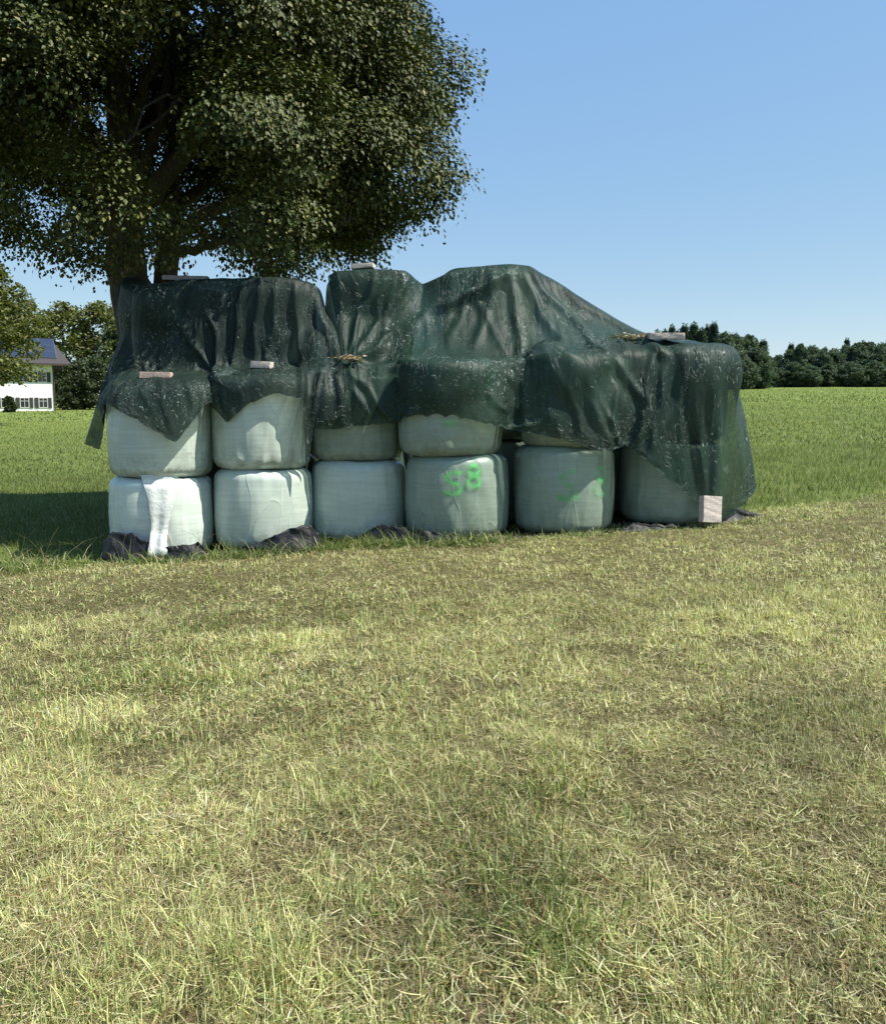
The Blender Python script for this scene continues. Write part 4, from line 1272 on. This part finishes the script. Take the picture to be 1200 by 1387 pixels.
def plant(name, loc, crown, trunk_h, trunk_r, label, cat, group):
    root = empty(name, loc, label, cat, group)
    mesh_np('crown', crown[0], crown[1], M_far, root, smooth=False, col=crown[2])
    m = MB(); z = np.linspace(-.3, trunk_h, 7)
    m.tube(np.stack([.08 * np.sin(z), .06 * np.cos(z * .8), z], -1), np.linspace(trunk_r, trunk_r * .45, 7), 9)
    m.build('trunk', M_bark, root, True)
    return root


def copy_tree(o, loc, rz, sc, label=None):
    r = o.copy(); COL.objects.link(r); r.location = loc; r.rotation_euler = (0, 0, rz); r.scale = sc
    if label: r['label'] = label
    for ch in list(o.children):
        c = ch.copy(); COL.objects.link(c); c.parent = r
    return r


T_OL = [(.10, .115, .036), (.085, .10, .030), (.13, .135, .046)]
T_DK = [(.042, .058, .028), (.034, .050, .026), (.056, .072, .034)]
T_CN = [(.040, .068, .062), (.050, .080, .070), (.062, .092, .076)]  # spruce greens with the blue haze of distance mixed into the colour
T_MX = [(.066, .100, .070), (.082, .112, .074), (.056, .088, .066)]  # leaf greens tinted bluer to stand in for distant haze


def at(u, Y): x = X(u, Y) ; return np.array([x, Y, float(terrain(x, Y))])


def ht(u, v, Y): return P(u, v, Y)[2] - at(u, Y)[2]


# trees round the house
Y = 62.0; H = ht(0, 343, Y)
plant('broadleaf_tree', at(-13, Y), bushy(H, 7.0, 170, 100, .26, 31, T_OL, .30), H * .6, .3, 'olive green bushy tree at the left edge in front of the house', 'tree', 'trees round the house')
for (u, v, Y, w, sd, lab) in ((48, 402, 135, 10.5, 32, 'rounded tree rising behind the house roof'), (96, 404, 132, 10.5, 33, 'broad tree behind the right end of the house'),
                              (142, 406, 130, 10.0, 34, 'bushy tree between the house and the big trunk'), (172, 428, 126, 8.0, 35, 'lower tree partly hidden by the heap at left'),
                              (18, 408, 138, 9.0, 39, 'tree behind the house, left of the roof')):
    H = ht(u, v, Y)
    plant('broadleaf_tree', at(u, Y), bushy(H, w, 130, 55, .50, sd, T_OL if sd in (33, 34) else T_MX + T_OL, .04), H * .5, .3, lab, 'tree', 'trees round the house')
for (u, v, Y, w, sd, lab) in ((114, 486, 113, 4.6, 36, 'dark tall shrub right of the house wall'), (140, 478, 114, 5.2, 37, 'dark shrub nearest the net edge at left'),
                              (97, 512, 111, 2.6, 38, 'low shrub touching the right corner of the house'), (17, 538, 99, .9, 40, 'small plant against the white house wall')):
    H = ht(u, v, Y)
    plant('shrub', at(u, Y), bushy(H, w, 60, 60, .34, sd, T_DK, .02), H * .4, .08, lab, 'shrub', 'shrubs beside the house')

# the wood across the field
CON = [plant('conifer_tree', (0, 0, -500), conifer(16, 5.2, 1.15, 51, T_CN), 15, .22, 'dark spruce of the wood across the field', 'tree', 'trees of the far wood'),
       plant('conifer_tree', (0, 0, -500), conifer(16, 6.2, 1.2, 52, T_CN), 15, .22, 'dark spruce of the wood across the field', 'tree', 'trees of the far wood')]
BRO = [plant('broadleaf_tree', (0, 0, -500), bushy(13, 9.5, 130, 60, .62, 61, T_MX, .02), 7, .25, 'rounded broadleaf tree of the wood across the field', 'tree', 'trees of the far wood'),
       plant('broadleaf_tree', (0, 0, -500), bushy(13, 8.0, 120, 60, .62, 62, T_MX, .02), 7, .25, 'rounded broadleaf tree of the wood across the field', 'tree', 'trees of the far wood'),
       plant('broadleaf_tree', (0, 0, -500), bushy(13, 11, 140, 60, .62, 63, T_MX, .02), 7, .25, 'rounded broadleaf tree of the wood across the field', 'tree', 'trees of the far wood')]
rw = random.Random(3)
wood = []
for u, v in ((886, 448), (896, 446), (905, 441), (914, 446), (922, 440), (934, 438), (945, 444), (953, 441), (961, 437), (971, 452), (984, 452), (994, 456), (1005, 455), (1014, 462), (1027, 461)):
    wood.append((u, v, 195 + rw.uniform(-6, 6), 'c'))
for u, v in ((975, 450), (990, 452), (1008, 454), (1020, 470), (955, 462), (935, 468), (1000, 478)):
    wood.append((u, v, 190 + rw.uniform(-4, 6), 'b'))
for u, v in ((1036, 482), (1048, 480), (1062, 472), (1078, 464), (1094, 468), (1108, 474), (1122, 472), (1138, 467), (1154, 464), (1170, 463), (1186, 464), (1202, 460), (1220, 460), (1240, 462)):
    wood.append((u, v, 232 + rw.uniform(-6, 8), 'b'))
for u, v in ((1139, 459), (1161, 461), (1196, 457), (1110, 470)):
    wood.append((u, v, 240, 'c'))
for u, v in ((1044, 497), (1070, 490), (1090, 494), (1115, 492), (1146, 490), (1176, 488), (1206, 490)):
    wood.append((u, v, 224, 'b'))
for u in (800, 822, 842, 858, 872):
    wood.append((u, 456 + rw.uniform(-6, 8), 200 + rw.uniform(-5, 5), 'b'))
for k in range(16):
    wood.append((1035 + k * 14 + rw.uniform(-5, 5), 480 - 10 * math.sin(k * .55) - k * .5 + rw.uniform(-7, 7), 246 + rw.uniform(-4, 8), 'b' if rw.random() < .75 else 'c'))
used = set()
for (u, v, Y, k) in wood:
    H = ht(u, v, Y)
    pool = CON if k == 'c' else BRO
    o = pool[rw.randrange(len(pool))]
    hs = H / (16 if k == 'c' else 13)
    ws = (rw.uniform(.62, .85) if k == 'c' else rw.uniform(.62, .95)) * max(.8, hs)
    loc = at(u, Y)
    if o.name not in used:
        used.add(o.name); o.location = loc; o.scale = (ws, ws, hs); o.rotation_euler = (0, 0, rw.uniform(0, 6))
    else:
        copy_tree(o, loc, rw.uniform(0, 6), (ws, ws, hs))


# ------------------------------------------------------------------ the farmhouse
def house():
    Y = 106.0
    c = at(77, Y); al = R_(27)
    w = np.array([math.cos(al), math.sin(al), 0]); d = np.array([-math.sin(al), math.cos(al), 0]); up = np.array([0, 0, 1.0])
    root = empty('farmhouse', c, 'white two storey farmhouse with solar panels on its brown roof', 'house')
    Lh, Dh, He = 17.0, 10.0, 5.75
    Pt = lambda a, b, z: w * a + d * b + up * z            # a along the front (right end 0, left negative), b depth, z up
    rise = 2.75
    m = MB()
    V = [Pt(0, 0, -1), Pt(-Lh, 0, -1), Pt(-Lh, Dh, -1), Pt(0, Dh, -1), Pt(0, 0, He), Pt(-Lh, 0, He), Pt(-Lh, Dh, He), Pt(0, Dh, He), Pt(0, Dh / 2, He + rise), Pt(-Lh, Dh / 2, He + rise)]
    m.add(V, [[0, 4, 5, 1], [2, 6, 7, 3], [1, 5, 6, 2], [0, 3, 7, 4]], [[4, 7, 8], [5, 9, 6]])
    m.build('wall', M_wall, root)
    ov, oe = .85, 1.3
    k = rise / (Dh / 2)
    def slope(sgn):
        mm = MB()
        y0, y1 = (-ov, Dh / 2) if sgn > 0 else (Dh / 2, Dh + ov)
        z = lambda y: He + rise - abs(y - Dh / 2) * k + .06
        e0, e1 = (2.0, .25) if sgn > 0 else (.25, 2.0)
        A_ = [Pt(e0, y0, z(y0)), Pt(-Lh - oe, y0, z(y0)), Pt(-Lh - oe, y1, z(y1)), Pt(e1, y1, z(y1))]
        V = A_ + [a + up * .2 for a in A_]
        mm.add(V, [[3, 2, 1, 0], [4, 5, 6, 7], [0, 1, 5, 4], [1, 2, 6, 5], [2, 3, 7, 6], [3, 0, 4, 7]])
        return mm
    r1 = slope(1).build('roof', M_roof, root); slope(-1).build('roof', M_roof, root)
    g = MB(); z0 = He + rise - (Dh / 2 + ov) * k + .10
    g.box(Pt(-Lh / 2, -ov - .08, z0), (Lh + 2 * oe, .14, .14), (w, d, up)); g.build('gutter', M_eave, root)
    sl = (d + up * k) / np.linalg.norm(d + up * k); nn = np.cross(w, sl)
    for i in range(8):
        for j in range(3):
            a = .55 - i * 1.72; s = 1.35 + j * 1.75
            cc = Pt(a - .82, -ov, He + rise - (Dh / 2 + ov) * k + .26) + sl * (s + .8) + nn * .09
            f = MB(); f.box(cc, (1.66, 1.68, .05), (w, sl, nn)); pf = f.build('solar_panel', M_pvf, r1)
            q = MB(); q.box(cc + nn * .028, (1.58, 1.60, .008), (w, sl, nn)); q.build('cells', M_pv, pf)
    for row, zc in ((0, .95), (1, 3.95)):
        for i in range(7):
            a = -1.15 - i * 2.0
            f = MB()
            for sx in (-.46, .46): f.box(Pt(a + sx, -.02, zc), (.08, .10, 1.2), (w, d, up))
            for sz in (-.56, .56): f.box(Pt(a, -.02, zc + sz), (.84, .10, .08), (w, d, up))
            f.box(Pt(a, -.02, zc), (.05, .08, 1.04), (w, d, up)); f.box(Pt(a, -.021, zc + .2), (.84, .078, .05), (w, d, up))
            wn = f.build('window', M_frame, root)
            q = MB(); q.box(Pt(a, .0, zc), (.84, .03, 1.04), (w, d, up)); q.build('pane', M_glass, wn)
            for sx in (-.72, .72):
                s = MB(); s.box(Pt(a + sx, -.06, zc), (.40, .06, 1.2), (w, d, up)); s.build('shutter', M_shut, wn)
    t = MB(); t.tube([Pt(.12, -.12, -.5), Pt(.12, -.12, He - .4)], .06, 8); t.build('downpipe', M_eave, root)


house()

# ------------------------------------------------------------------ light, sky, camera
EL, AZ = R_(55), math.atan2(math.cos(R_(-14)), math.sin(R_(-14)))   # azimuth measured from +Y towards +X
d = Vector((math.cos(EL) * math.sin(AZ), math.cos(EL) * math.cos(AZ), math.sin(EL)))
sun = bpy.data.lights.new('sun', 'SUN'); sun.energy = 5.0; sun.angle = R_(.53); sun.color = (1, .95, .86)
so = bpy.data.objects.new('sun', sun); COL.objects.link(so); so.rotation_euler = d.to_track_quat('Z', 'Y').to_euler(); so.location = (20, -10, 40)
w = bpy.data.worlds.new('World'); scene.world = w; w.use_nodes = True
nt = w.node_tree; nt.nodes.clear()
sky = nt.nodes.new('ShaderNodeTexSky'); sky.sky_type = 'NISHITA'; sky.sun_disc = False
sky.sun_elevation = EL; sky.sun_rotation = AZ; sky.altitude = 500; sky.air_density = 1.0; sky.dust_density = .25; sky.ozone_density = .7
bg = nt.nodes.new('ShaderNodeBackground'); bg.inputs['Strength'].default_value = .0915
wo = nt.nodes.new('ShaderNodeOutputWorld')
even = nt.nodes.new('ShaderNodeVectorMath'); even.operation = 'MULTIPLY_ADD'      # thin summer haze evens the blue out
even.inputs[1].default_value = (.57, .46, .16); even.inputs[2].default_value = (.78, 1.85, 4.3)
nt.links.new(sky.outputs[0], even.inputs[0]); nt.links.new(even.outputs[0], bg.inputs[0]); nt.links.new(bg.outputs[0], wo.inputs[0])

cam = bpy.data.cameras.new('camera'); cam.sensor_fit = 'HORIZONTAL'; cam.sensor_width = 36; cam.lens = 36; cam.clip_end = 5000; cam.clip_start = .05
co = bpy.data.objects.new('camera', cam); COL.objects.link(co)
co.location = (0, 0, CAM_Z); co.rotation_euler = (math.pi / 2 - PITCH, 0, 0)
scene.camera = co
vs = scene.view_settings
vs.view_transform = 'Standard'; vs.look = 'None'; vs.exposure = .82; vs.gamma = 1
c = scene.cycles
c.transparent_max_bounces = 24; c.max_bounces = 6; c.diffuse_bounces = 3; c.glossy_bounces = 2; c.transmission_bounces = 3; c.use_denoising = True
